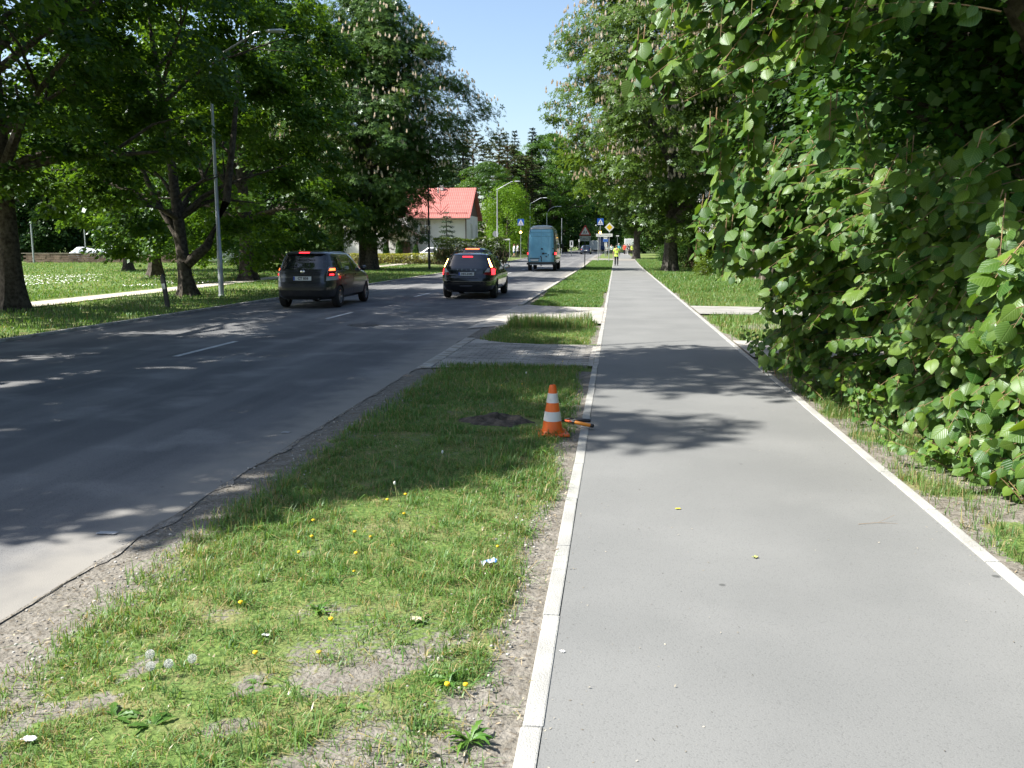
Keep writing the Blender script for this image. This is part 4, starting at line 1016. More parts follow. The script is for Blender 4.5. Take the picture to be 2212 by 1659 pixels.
M['dstalk'] = mat('dandelion_stalk', (.20, .26, .07), .6, (.30, .26, .12), 20); M['dyellow'] = mat('dandelion_yellow', (.80, .55, .01), .7, (.72, .42, .01), 60); M['dpuff'] = mat('dandelion_seed_head', (.55, .55, .50), .95, (.7, .7, .66), 80)
fl = [(682, 1137), (775, 1163), (683, 1170), (806, 1168), (772, 1207), (769, 1244), (530, 1317), (727, 1351), (567, 1422), (970, 1490), (1006, 1491), (878, 1081), (842, 1091), (880, 1120), (1074, 841), (1128, 836), (1083, 838), (1216, 786), (1165, 845), (1080, 1190), (700, 1420), (650, 1205)]
pf = None; words = 'small yellow dandelion flower standing in the verge grass'
for i, (x, y) in enumerate(fl):
    X, Y = from_px(x, y)
    if pf is None: pf = flower('dandelion', .045, .0125); o = pf
    else: o = copy_tree(pf)
    o.location = (X, Y-.05, .01); o.scale = (random.uniform(.7, 1.0),)*3; o.rotation_euler = (0, 0, i*1.1)
    tag(o, words, 'flower', 'yellow dandelions in the verge')
ps = None
for i, (x, y) in enumerate([(345, 1435), (390, 1455), (355, 1458), (440, 1440)]):
    X, Y = from_px(x, y)
    if ps is None: ps = flower('dandelion_seed_head', .08, .019, True); o = ps
    else: o = copy_tree(ps)
    o.location = (X, Y-.08, .0); o.rotation_euler = (0, 0, i); tag(o, 'grey-white dandelion seed head at the lower left of the verge', 'flower', 'dandelion seed heads')
def bare_stalk(x, y, h, label, lean=.04):
    X, Y = from_px(x, y); o = empty('spent_dandelion', (X, Y, 0), 0, label, 'flower')
    mb = MB(); mb.tube([(0, 0, 0), (-lean*.5, 0, h*.5), (-lean, .01, h)], [.0035, .003, .0025], 6); mb.tube([(.015, .01, 0), (0, .0, h*.5), (-lean*.4, .01, h*.72)], [.003, .0025, .002], 6); mb.build('stalk', M['dstalk'], o)
    hb = MB(); hb.ball((-lean, .01, h), (.009, .009, .014), 8, 6); hb.build('seed_head', M['dpuff'], o, True)
bare_stalk(862, 1092, .155, 'tall bare dandelion stalk with a spent white head at the shadow edge', .03)
bare_stalk(953, 1008, .12, 'thin pinkish bare stalk standing in the verge beyond the tall one', -.01)
bare_stalk(1145, 838, .19, 'pair of thin spent dandelion stalks left of the cone top', .05)
# grass hidden tall tufts at tree feet on the right
# ------------------------------------------------------------------ vehicles
def paint(name, col, metal=.35, rough=.32, col2=None):
    m = mat(name, col, rough, col2 or tuple(c*.8 for c in col), 2.5, 5, metal=metal, coat=.8); return m
M['glass'] = mat('dark_glass', (.012, .014, .016), .04, spec=.8, coat=.6)
M['glass_clear'] = mat('clear_lens', (.45, .46, .46), .12, spec=.7)
M['lens_red'] = mat('red_lens', (.22, .008, .012), .15, coat=.5)
M['lamp_red'] = glow('brake_light_red', (1, .02, .03), 2.4)
M['lamp_redhot'] = glow('brake_light_bright', (1, .12, .03), 2.8)
M['lamp_amber'] = glow('indicator_amber', (1, .52, .08), 9, (.5, .2, .02))
M['lamp_hot'] = glow('led_strip_bright', (1, .60, .16), 7, (.5, .2, .02))
M['rim'] = mat('alloy_rim', (.42, .43, .44), .35, (.5, .5, .51), 5, metal=.8)
M['rim_dark'] = mat('dark_rim', (.10, .10, .105), .4, (.13, .13, .135), 5, metal=.7)
M['chrome'] = mat('chrome_trim', (.6, .6, .62), .15, (.5, .5, .52), 5, metal=1)
M['plate_blue'] = mat('plate_blue', (.02, .06, .35), .4, (.02, .07, .38), 5)
M['ink'] = mat('plate_ink', (.012, .012, .014), .5, (.02, .02, .022), 5)

class Car:
    """body described by height: rear end, front end and half width at every level, each level a rounded rectangle"""
    def __init__(s, prof, n=6.0, fine=46):
        a = np.array(prof, float); zs = np.linspace(a[0, 0], a[-1, 0], fine)
        zs = np.unique(np.concatenate([zs, a[:, 0]])); s.z = zs
        s.yr, s.yf, s.w = [np.interp(zs, a[:, 0], a[:, k]) for k in (1, 2, 3)]
        for q in range(2):
            for v in (s.yr, s.yf, s.w): v[1:-1] = .5*v[1:-1]+.25*(v[:-2]+v[2:])
        s.n = n
    def lv(s, z): return [float(np.interp(z, s.z, v)) for v in (s.yr, s.yf, s.w)]
    def rear(s, x, z):
        yr, yf, w = s.lv(z); h = (yf-yr)/2; u = min(1, abs(x)/w); return (yr+yf)/2-h*max(0, 1-u**s.n)**(1/s.n)
    def side(s, y, z):
        yr, yf, w = s.lv(z); h = (yf-yr)/2; u = min(1, abs(y-(yr+yf)/2)/h); return w*max(0, 1-u**s.n)**(1/s.n)
    def front(s, x, z):
        yr, yf, w = s.lv(z); h = (yf-yr)/2; u = min(1, abs(x)/w); return (yr+yf)/2+h*max(0, 1-u**s.n)**(1/s.n)
    def body(s, m, axles, r, depth=.26, k=72):
        V = []; F = []
        t = np.linspace(0, 2*np.pi, k, endpoint=False)
        for z, yr, yf, w in zip(s.z, s.yr, s.yf, s.w):
            c, q = np.cos(t), np.sin(t)
            x = w*np.sign(c)*np.abs(c)**(2/s.n); y = (yr+yf)/2+(yf-yr)/2*np.sign(q)*np.abs(q)**(2/s.n)
            V += list(zip(x, y, np.full(k, z)))
        L = len(s.z)
        for i in range(L-1):
            for j in range(k): F.append((i*k+j, i*k+(j+1) % k, (i+1)*k+(j+1) % k, (i+1)*k+j))
        F.append(tuple(range(k))[::-1]); F.append(tuple((L-1)*k+j for j in range(k)))
        mb = MB(); mb.add(V, F); me = mb.mesh('body', m)
        o = bpy.data.objects.new('tmp', me); C.objects.link(o)
        cut = MB()
        for ya in axles:
            for sx in (-1, 1):
                cut.lathe([(r, -depth/2), (r, depth/2)], 28, Matrix.Translation((sx*(max(s.w)-depth/2+.04), ya, r-.03))@Matrix.Rotation(math.pi/2, 4, 'Y'))
        co = bpy.data.objects.new('tmpc', cut.mesh('cut', M['black'])); C.objects.link(co)
        b = o.modifiers.new('b', 'BOOLEAN'); b.operation = 'DIFFERENCE'; b.solver = 'EXACT'; b.object = co
        bpy.context.view_layer.update()
        me2 = bpy.data.meshes.new_from_object(o.evaluated_get(bpy.context.evaluated_depsgraph_get())); me2.name = 'body'
        bpy.data.objects.remove(o); bpy.data.objects.remove(co)
        me2.polygons.foreach_set('use_smooth', np.ones(len(me2.polygons), bool))
        try: me2.set_sharp_from_angle(angle=R(35))
        except Exception: pass
        return me2
    def patch(s, face, quad, n=10, mm=8, off=.006, thick=.03):
        """panel laid on the rear, side or front; quad = four corners (x or y, z): low-left, low-right, up-right, up-left"""
        a, b, c, d = [np.array(p, float) for p in quad]; V = []; F = []
        rows = []
        for layer in (off, off-thick):
            for i in range(mm+1):
                for j in range(n+1):
                    u, v = j/n, i/mm; p = (a*(1-u)+b*u)*(1-v)+(d*(1-u)+c*u)*v
                    if face == 'rear': V.append((p[0], s.rear(p[0], p[1])-layer, p[1]))
                    elif face == 'front': V.append((p[0], s.front(p[0], p[1])+layer, p[1]))
                    else:
                        sx = 1 if face == 'right' else -1; V.append((sx*(s.side(p[0], p[1])+layer), p[0], p[1]))
        N = (n+1)*(mm+1)
        for b0 in (0, N):
            for i in range(mm):
                for j in range(n):
                    q = (b0+i*(n+1)+j, b0+i*(n+1)+j+1, b0+(i+1)*(n+1)+j+1, b0+(i+1)*(n+1)+j); F.append(q)
        rim = [j for j in range(n+1)]+[i*(n+1)+n for i in range(1, mm+1)]+[mm*(n+1)+j for j in range(n-1, -1, -1)]+[i*(n+1) for i in range(mm-1, 0, -1)]
        for i in range(len(rim)):
            p, q = rim[i], rim[(i+1) % len(rim)]; F.append((p, q, q+N, p+N))
        return V, F

def wheel(parent, x, y, r, wd=.21, rim=None, spokes=5):
    sx = 1 if x > 0 else -1
    W = Matrix.Translation((x, y, r))@Matrix.Rotation(sx*math.pi/2, 4, 'Y')     # local +z points outwards
    t = MB(); t.lathe([(r*.62, -wd/2), (r*.90, -wd/2), (r*.985, -wd*.40), (r, -wd*.25), (r, wd*.25), (r*.985, wd*.40), (r*.90, wd/2), (r*.62, wd/2)], 30, W, close=True)
    o = t.build('wheel', M['rubber'], parent, True)
    q = MB(); q.lathe([(r*.63, -wd*.3), (r*.63, wd*.44), (r*.57, wd*.46), (r*.56, wd*.15), (.02, wd*.12), (.02, -wd*.3)], 26, W)
    q.lathe([(r*.16, wd*.1), (r*.16, wd*.36), (.001, wd*.38)], 12, W)
    for k in range(spokes):
        a = 2*math.pi*k/spokes+.3
        c = Vector((math.cos(a)*r*.36, math.sin(a)*r*.36, wd*.31))
        q.box(tuple(W@c), (r*.46, r*.15, .035), M=(W.to_3x3()@Matrix.Rotation(a, 3, 'Z')).to_4x4())
    q.build('rim', rim or M['rim'], o, True)

def part(car, name, face, quad, m, root, **kw):
    V, F = car.patch(face, quad, **kw); mb = MB(); mb.add(V, F); return mb.build(name, m, root, True)
def mirror(q): return [(-q[1][0], q[1][1]), (-q[0][0], q[0][1]), (-q[3][0], q[3][1]), (-q[2][0], q[2][1])]
def number_plate(car, root, z, text, w=.52, h=.115, x=0, off=.02, blue=True, face='rear'):
    y = car.rear(x, z)-off
    mb = MB(); mb.box((0, 0, 0), (w, .012, h)); p = mb.build('number_plate', M['plate'], root, bevel=.004); p.location = (x, y, z); p.rotation_euler = (R(-6), 0, 0)
    fr = MB(); fr.box((0, .008, 0), (w+.03, .01, h+.03)); fr.build('plate_frame', M['black'], p)
    if blue: b = MB(); b.box((-w/2+.025, -.0075, 0), (.046, .003, h-.01)); b.build('blue_band', M['plate_blue'], p)
    me = text_mesh(text, .098, M['ink'], 'plate_number', .001, .003); l = link('plate_number', me, p, (.022, -.0085, -.002), (math.pi/2, 0, 0))
    return p

# --- grey minivan
def minivan():
    c = Car([(.25, .13, 4.22, .74), (.33, .05, 4.30, .85), (.5, .0, 4.35, .88), (.62, .0, 4.36, .885), (.72, .03, 4.33, .885), (.84, .06, 4.24, .882), (.93, .07, 4.02, .875), (.99, .085, 3.65, .865), (1.04, .10, 3.42, .85),
             (1.12, .14, 3.28, .825), (1.30, .235, 2.98, .765), (1.46, .335, 2.68, .70), (1.54, .36, 2.50, .655), (1.585, .44, 2.30, .58), (1.61, .70, 1.95, .42)])
    root = empty('minivan', (0, 0, 0), 0, 'dark grey minivan braking on the left of the road ahead', 'minivan')
    p = paint('minivan_grey', (.05, .049, .05), .55, .3)
    link('body', c.body(p, (.78, 3.53), .345), root)
    part(c, 'rear_window', 'rear', [(-.66, 1.10), (.66, 1.10), (.60, 1.50), (-.60, 1.50)], M['glass'], root)
    part(c, 'spoiler', 'rear', [(-.58, 1.535), (.58, 1.535), (.50, 1.585), (-.50, 1.585)], p, root, off=.10, thick=.14)
    o = part(c, 'brake_light', 'rear', [(-.15, 1.545), (.15, 1.545), (.15, 1.575), (-.15, 1.575)], M['lamp_red'], root, off=.112, thick=.03)
    for sx in (1, -1):
        mr = (lambda q: q) if sx > 0 else mirror
        h = part(c, 'tail_light', 'rear', mr([(.66, .78), (.86, .80), (.845, 1.16), (.70, 1.17)]), M['glass_clear'], root, off=.012, n=12)
        part(c, 'red_lens', 'rear', mr([(.68, .90), (.835, .90), (.825, 1.155), (.715, 1.16)]), M['lens_red'], h, off=.018)
        part(c, 'lit_lamp', 'rear', mr([(.715, 1.06), (.815, 1.06), (.805, 1.125), (.73, 1.125)]), M['lamp_redhot'], h, off=.024)
        part(c, 'lit_lamp', 'rear', mr([(.735, .93), (.815, .93), (.81, .975), (.74, .975)]), M['lamp_red'], h, off=.024)
        sd = 'right' if sx > 0 else 'left'
        part(c, 'side_window', sd, [(.50, 1.085), (1.05, 1.06), (1.05, 1.45), (.62, 1.43)], M['glass'], root)
        part(c, 'side_window', sd, [(1.13, 1.055), (2.05, 1.03), (2.05, 1.50), (1.13, 1.47)], M['glass'], root)
        part(c, 'side_window', sd, [(2.13, 1.03), (3.15, 1.02), (2.72, 1.42), (2.13, 1.50)], M['glass'], root)
        part(c, 'door_seam', sd, [(1.085, .36), (1.095, .36), (1.095, 1.45), (1.085, 1.45)], M['black'], root, off=.002, thick=.01, n=1, mm=14)
        part(c, 'door_seam', sd, [(2.085, .36), (2.095, .36), (2.095, 1.48), (2.085, 1.48)], M['black'], root, off=.002, thick=.01, n=1, mm=14)
        part(c, 'side_trim', sd, [(1.25, .60), (3.1, .60), (3.1, .655), (1.25, .655)], p, root, off=.014, thick=.03, n=20, mm=2)
        for yy in (1.25, 2.25):
            part(c, 'door_handle', sd, [(yy, .90), (yy+.2, .90), (yy+.2, .93), (yy, .93)], p, root, off=.03, thick=.02, n=4, mm=2)
        mm_ = MB(); mm_.ball((sx*(c.side(3.0, 1.05)+.13), 3.0, 1.08), (.10, .07, .085), 12, 8); mm_.box((sx*(c.side(3.0, 1.03)+.03), 3.02, 1.03), (.12, .05, .035)); mm_.build('wing_mirror', p, root, True)
    part(c, 'windscreen', 'front', [(-.74, 1.08), (.74, 1.08), (.6, 1.5), (-.6, 1.5)], M['glass'], root)
    part(c, 'tailgate_seam', 'rear', [(-.655, .705), (.655, .705), (.655, .713), (-.655, .713)], M['black'], root, off=.002, thick=.01, n=20, mm=1)
    part(c, 'bumper_step', 'rear', [(-.60, .565), (.60, .565), (.62, .69), (-.62, .69)], M['black'], root, off=.006, n=20)
    part(c, 'bumper_strip', 'rear', [(-.68, .535), (.68, .535), (.68, .56), (-.68, .56)], p, root, off=.02, thick=.04, n=20, mm=1)
    part(c, 'lower_bumper', 'rear', [(-.52, .262), (.52, .262), (.55, .34), (-.55, .34)], M['black'], root, off=.008, n=16)
    part(c, 'plate_recess', 'rear', [(-.33, .76), (.33, .76), (.33, .945), (-.33, .945)], M['black'], root, off=.004)
    part(c, 'tailgate_handle', 'rear', [(-.31, .948), (.31, .948), (.31, .975), (-.31, .975)], p, root, off=.035, thick=.05, n=10, mm=2)
    number_plate(c, root, .845, 'CT 858', off=.022)
    e = MB(); e.lathe([(.001, 0), (.045, 0), (.06, .006), (.045, .012), (.001, .012)], 18, Matrix.Translation((0, c.rear(0, 1.03)-.012, 1.03))@Matrix.Rotation(math.pi/2, 4, 'X')); e.build('badge', M['chrome'], root, True)
    wp = MB(); wp.tube([(0, c.rear(0, 1.09)-.012, 1.09), (-.16, c.rear(-.16, 1.14)-.018, 1.14), (-.36, c.rear(-.36, 1.17)-.018, 1.17)], [.014, .010, .006], 6); wp.build('rear_wiper', M['black'], root)
    ex = MB(); ex.tube([(.45, .02, .27), (.45, .5, .27)], .03, 10); ex.build('exhaust_pipe', M['steel_dark'], root)
    for x in (-.77, .77):
        for y in (.78, 3.53): wheel(root, x, y, .315, .20)
    root.location = (-8.72, 24.1, .016); root.rotation_euler = (0, 0, R(.6)); return root
minivan()

# --- black estate car
def estate():
    c = Car([(.22, .16, 4.62, .72), (.30, .06, 4.74, .86), (.45, .01, 4.81, .91), (.6, .0, 4.82, .925), (.72, .03, 4.79, .93), (.82, .075, 4.62, .925), (.90, .09, 4.20, .91), (.96, .10, 3.72, .895), (1.00, .12, 3.40, .88), (1.12, .19, 3.14, .835),
             (1.28, .30, 2.80, .765), (1.40, .39, 2.52, .705), (1.455, .42, 2.38, .66), (1.49, .52, 2.2, .58), (1.515, .80, 1.9, .40)])
    root = empty('estate_car', (0, 0, 0), 0, 'black estate car with roof rails braking behind the blue van', 'car')
    p = paint('estate_black', (.010, .011, .014), .3, .22)
    link('body', c.body(p, (.98, 3.79), .35), root)
    part(c, 'rear_window', 'rear', [(-.69, 1.00), (.69, 1.00), (.60, 1.43), (-.60, 1.43)], M['glass'], root, n=16, mm=12)
    part(c, 'brake_light', 'rear', [(-.17, 1.375), (.17, 1.375), (.17, 1.412), (-.17, 1.412)], M['lamp_red'], root, off=.014, thick=.03)
    for sx in (1, -1):
        mr = (lambda q: q) if sx > 0 else mirror
        h = part(c, 'tail_light', 'rear', mr([(.745, 1.02), (.875, 1.04), (.715, 1.36), (.645, 1.36)]), M['lens_red'], root, off=.010, n=8, mm=12)
        part(c, 'lit_strip', 'rear', mr([(.775, 1.05), (.825, 1.055), (.70, 1.33), (.665, 1.33)]), M['lamp_hot'], h, off=.018, n=4, mm=12)
        part(c, 'lower_lens', 'rear', mr([(.56, .80), (.895, .78), (.90, 1.02), (.70, 1.03)]), M['lens_red'], h, off=.010, n=12)
        part(c, 'reversing_lens', 'rear', mr([(.60, .89), (.76, .89), (.76, 1.015), (.70, 1.015)]), M['glass_clear'], h, off=.016, n=6)
        part(c, 'lit_lamp', 'rear', mr([(.815, .80), (.892, .80), (.885, 1.01), (.80, 1.01)]), M['lamp_red'], h, off=.018, n=8)
        sd = 'right' if sx > 0 else 'left'
        part(c, 'side_window', sd, [(.62, 1.01), (1.35, .985), (1.35, 1.39), (.80, 1.37)], M['glass'], root)
        part(c, 'side_window', sd, [(1.42, .985), (2.25, .97), (2.25, 1.42), (1.42, 1.40)], M['glass'], root)
        part(c, 'side_window', sd, [(2.32, .97), (3.2, .96), (2.72, 1.32), (2.32, 1.41)], M['glass'], root)
        for yy in (1.385, 2.285): part(c, 'door_seam', sd, [(yy-.004, .34), (yy+.004, .34), (yy+.004, 1.42), (yy-.004, 1.42)], M['black'], root, off=.002, thick=.01, n=1, mm=14)
        part(c, 'sill_trim', sd, [(1.4, .26), (3.3, .26), (3.3, .32), (1.4, .32)], M['black'], root, off=.012, thick=.03, n=16, mm=2)
        for yy in (1.5, 2.4): part(c, 'door_handle', sd, [(yy, .85), (yy+.2, .85), (yy+.2, .88), (yy, .88)], p, root, off=.03, thick=.02, n=4, mm=2)
        mm_ = MB(); mm_.ball((sx*(c.side(3.05, 1.0)+.15), 3.05, 1.03), (.12, .075, .08), 12, 8); mm_.box((sx*(c.side(3.05, .98)+.04), 3.06, .985), (.14, .05, .035)); mo = mm_.build('wing_mirror', p, root, True)
        g_ = MB(); g_.box((sx*(c.side(3.05, 1.0)+.15), 2.982, 1.03), (.15, .012, .10)); g_.build('mirror_glass', M['chrome'], mo, bevel=.004)
        rr = MB(); x = sx*.53; rr.tube([(x, .72, 1.49), (x, .82, 1.555), (x, 1.6, 1.575), (x, 2.3, 1.555), (x, 2.42, 1.49)], .017, 8); rr.build('roof_rail', M['black'], root, True)
    part(c, 'windscreen', 'front', [(-.76, 1.03), (.76, 1.03), (.58, 1.42), (-.58, 1.42)], M['glass'], root)
    part(c, 'tailgate_seam', 'rear', [(-.70, .665), (.70, .665), (.70, .672), (-.70, .672)], M['black'], root, off=.002, thick=.01, n=20, mm=1)
    part(c, 'bumper_strip', 'rear', [(-.84, .50), (.84, .50), (.85, .52), (-.85, .52)], M['black'], root, off=.012, thick=.03, n=24, mm=1)
    part(c, 'bumper_reflector', 'rear', [(-.22, .425), (.20, .425), (.20, .45), (-.22, .45)], M['chrome'], root, off=.012, thick=.03, n=8, mm=1)
    part(c, 'plate_recess', 'rear', [(-.36, .745), (.50, .745), (.50, .905), (-.36, .905)], p, root, off=.006, n=12)
    number_plate(c, root, .83, 'NH-3445', off=.026)
    for i, ch in enumerate('VOLVO'):
        link('badge_letter', text_mesh(ch, .075, M['chrome'], 'badge_letter', .004, .002), root, (-.30+i*.15, c.rear(-.30+i*.15, .965)-.012, .965), (R(82), 0, 0))
    an = MB(); an.prism([(0, 1.495), (.16, 1.50), (.12, 1.56)], -.015, .015, Matrix.Translation((.16, .95, 0))@Matrix.Rotation(R(90), 4, 'Z')); an.build('roof_antenna', p, root)
    ex = MB(); ex.tube([(-.5, .05, .26), (-.5, .5, .26)], .035, 10); ex.build('exhaust_pipe', M['steel_dark'], root)
    for x in (-.80, .80):
        for y in (.98, 3.79): wheel(root, x, y, .325, .215, M['rim_dark'], 7)
    root.location = (-4.93, 29.2, .016); root.rotation_euler = (0, 0, R(.2)); return root
estate()

# --- blue-doored high van
def van():
    c = Car([(.42, .10, 6.4, .88), (.55, .02, 6.5, .98), (.75, .02, 6.52, 1.03), (1.1, .03, 6.40, 1.06), (1.3, .04, 5.9, 1.06), (1.55, .05, 5.45, 1.05), (2.0, .075, 5.0, 1.02), (2.4, .11, 4.55, .98), (2.75, .14, 4.15, .93), (2.95, .17, 3.9, .88), (3.10, .32, 3.6, .78), (3.2, .60, 3.3, .62), (3.24, 1.1, 2.9, .40)], n=9)
    root = empty('delivery_van', (0, 0, 0), 0, 'tall delivery van with light blue back doors and pale roof dome', 'van')
    body = paint('van_grey_side', (.11, .115, .11), .2, .3); blue = paint('van_blue', (.17, .44, .62), 0, .42, (.15, .40, .57)); roof = mat('van_roof', (.42, .42, .38), .5, (.50, .50, .47), 3, spec=.4)
    link('body', c.body(body, (1.15, 5.3), .40), root)
    part(c, 'roof_dome', 'rear', [(-.80, 2.955), (.80, 2.955), (.50, 3.19), (-.50, 3.19)], roof, root, off=.02, n=16)
    for x0, x1, u0, u1 in ((-.93, -.012, -.84, -.010), (.0, .93, .002, .84)):
        d = part(c, 'rear_door', 'rear', [(x0, .64), (x1, .64), (u1, 2.92), (u0, 2.92)], blue, root, off=.03, thick=.05, n=14, mm=20)
        part(c, 'door_crease', 'rear', [(x0*.86+.03, 2.44), (x1*.9-.02, 2.44), (x1*.9-.02, 2.455), (x0*.86+.03, 2.455)], M['black'], d, off=.032, thick=.01, n=10, mm=1)
        part(c, 'door_crease', 'rear', [(u0*.9+.02, 2.71), (u1*.9-.02, 2.71), (u1*.9-.02, 2.72), (u0*.9+.02, 2.72)], M['black'], d, off=.032, thick=.01, n=10, mm=1)
    dk = M['black']
    for nm, q in (('door_handle', [(-.03, 1.52), (.14, 1.50), (.12, 1.60), (.0, 1.62)]), ('door_lock', [(-.07, .98), (.02, .98), (.02, 1.06), (-.07, 1.06)]), ('door_hinge', [(.80, 1.55), (.88, 1.55), (.88, 1.61), (.80, 1.61)]), ('door_hinge', [(.80, 1.13), (.90, 1.10), (.90, 1.30), (.82, 1.31)]), ('door_hinge', [(.92, 1.92), (.98, 1.92), (.98, 1.99), (.92, 1.99)]),
                  ('peeled_sticker', [(.06, 1.17), (.24, 1.17), (.22, 1.30), (.06, 1.29)]), ('peeled_sticker', [(.25, 1.22), (.42, 1.22), (.42, 1.26), (.25, 1.26)]), ('peeled_sticker', [(.48, 1.10), (.54, 1.10), (.55, 1.18), (.49, 1.18)]), ('peeled_sticker', [(.31, .98), (.43, .98), (.42, 1.07), (.32, 1.05)]), ('latch_strip', [(-.01, .66), (.05, .66), (.05, 1.0), (-.01, 1.0)]), ('plate_light', [(-.84, .87), (-.10, .87), (-.10, .925), (-.84, .925)])):
        part(c, nm, 'rear', q, dk, root, off=.045, thick=.03, n=4, mm=4)
    number_plate(c, root, .76, '', w=.56, x=-.47, off=.05, blue=False)
    for sx in (1, -1):
        mr = (lambda q: q) if sx > 0 else mirror
        h = part(c, 'tail_light', 'rear', mr([(.955, .95), (1.045, .95), (1.03, 1.50), (.955, 1.50)]), M['lens_red'], root, off=.02, n=8)
        part(c, 'lit_lamp', 'rear', mr([(.955, 1.15), (1.05, 1.15), (1.05, 1.31), (.955, 1.31)]), M['lamp_red'], h, off=.045, n=6)
        sd = 'right' if sx > 0 else 'left'
        part(c, 'side_rail', sd, [(.4, .82), (5.2, .82), (5.2, .90), (.4, .90)], dk, root, off=.02, thick=.05, n=20, mm=2)
        part(c, 'side_panel', sd, [(.45, 1.62), (2.6, 1.62), (2.55, 2.35), (.5, 2.35)], body, root, off=.012, thick=.03)
        part(c, 'cab_window', sd, [(4.05, 1.65), (5.0, 1.62), (4.65, 2.25), (4.05, 2.25)], M['glass'], root)
        m_ = MB(); m_.box((sx*1.22, 5.0, 1.75), (.2, .12, .34)); m_.build('wing_mirror', dk, root, bevel=.03)
    part(c, 'windscreen', 'front', [(-.9, 1.6), (.9, 1.6), (.85, 2.4), (-.85, 2.4)], M['glass'], root)
    b = MB(); b.box((0, .02, .52), (2.06, .14, .17)); bo = b.build('rear_bumper', M['black'], root, bevel=.03)
    b = MB(); b.box((0, -.053, .455), (1.6, .02, .05)); b.build('bumper_edge', M['steel'], bo)
    tb = MB(); tb.tube([(0, -.05, .38), (0, .3, .38)], .035, 8); tb.ball((0, -.09, .42), .04); tb.build('tow_ball', M['steel_dark'], root)
    for x in (-.90, .90):
        for y in (1.15, 5.3): wheel(root, x, y, .36, .24, M['rim_dark'], 6)
    root.location = (-5.32, 63.6, float(gz(63.6))+.016); return root
van()

def simple_car(name, label, col, loc, rz, H=1.45, L=4.4, lit=False, sedan=False, metal=.3):
    """car seen far off: body, windows, lights and wheels, without the small trim"""
    k = H/1.45
    prof = [(.24, .12, L-.12, .72), (.36, .03, L-.03, .86), (.6, .0, L, .89), (.74, .04, L-.05, .89), (.86, .08, L-.5, .88), (.93*k, .10 if not sedan else .25, L-1.1, .86), (1.0*k, .13 if not sedan else .75, L-1.35, .83), (1.2*k, .28 if not sedan else 1.05, L-1.75, .74), (1.37*k, .42 if not sedan else 1.4, L-2.1, .65), (1.43*k, .6 if not sedan else 1.7, L-2.4, .5), (1.45*k, .9 if not sedan else 1.95, L-2.6, .3)]
    c = Car(prof); root = empty(name, (loc[0], loc[1], float(gz(loc[1]))+.016), rz, label, 'car'); p = paint(name+'_paint', col, metal, .3)
    link('body', c.body(p, (.85, L-.85), .33), root)
    part(c, 'rear_window', 'rear', [(-.66, 1.0*k), (.66, 1.0*k), (.58, 1.34*k), (-.58, 1.34*k)], M['glass'], root)
    part(c, 'windscreen', 'front', [(-.70, 1.0*k), (.70, 1.0*k), (.58, 1.34*k), (-.58, 1.34*k)], M['glass'], root)
    y0 = 1.1 if sedan else .55
    for sx, sd in ((1, 'right'), (-1, 'left')):
        mr = (lambda q: q) if sx > 0 else mirror
        part(c, 'side_window', sd, [(y0, 1.0*k), (2.0, .985*k), (2.0, 1.34*k), (y0+.3, 1.31*k)], M['glass'], root)
        part(c, 'side_window', sd, [(2.08, .985*k), (2.9, .97*k), (2.5, 1.28*k), (2.08, 1.34*k)], M['glass'], root)
        part(c, 'tail_light', 'rear', mr([(.6, .76), (.86, .76), (.85, .92), (.62, .92)]), M['lamp_red'] if lit else M['lens_red'], root, off=.012)
        part(c, 'headlight', 'front', mr([(.55, .62), (.86, .62), (.84, .76), (.55, .74)]), M['glass_clear'], root, off=.012)
        mm_ = MB(); mm_.ball((sx*.98, 2.9, .98*k), (.1, .07, .08), 8, 6); mm_.build('wing_mirror', p, root, True)
    part(c, 'number_plate', 'rear', [(-.26, .62), (.26, .62), (.26, .73), (-.26, .73)], M['plate'], root, off=.02)
    for x in (-.78, .78):
        for y in (.85, L-.85): wheel(root, x, y, .31, .2)
    return root, c
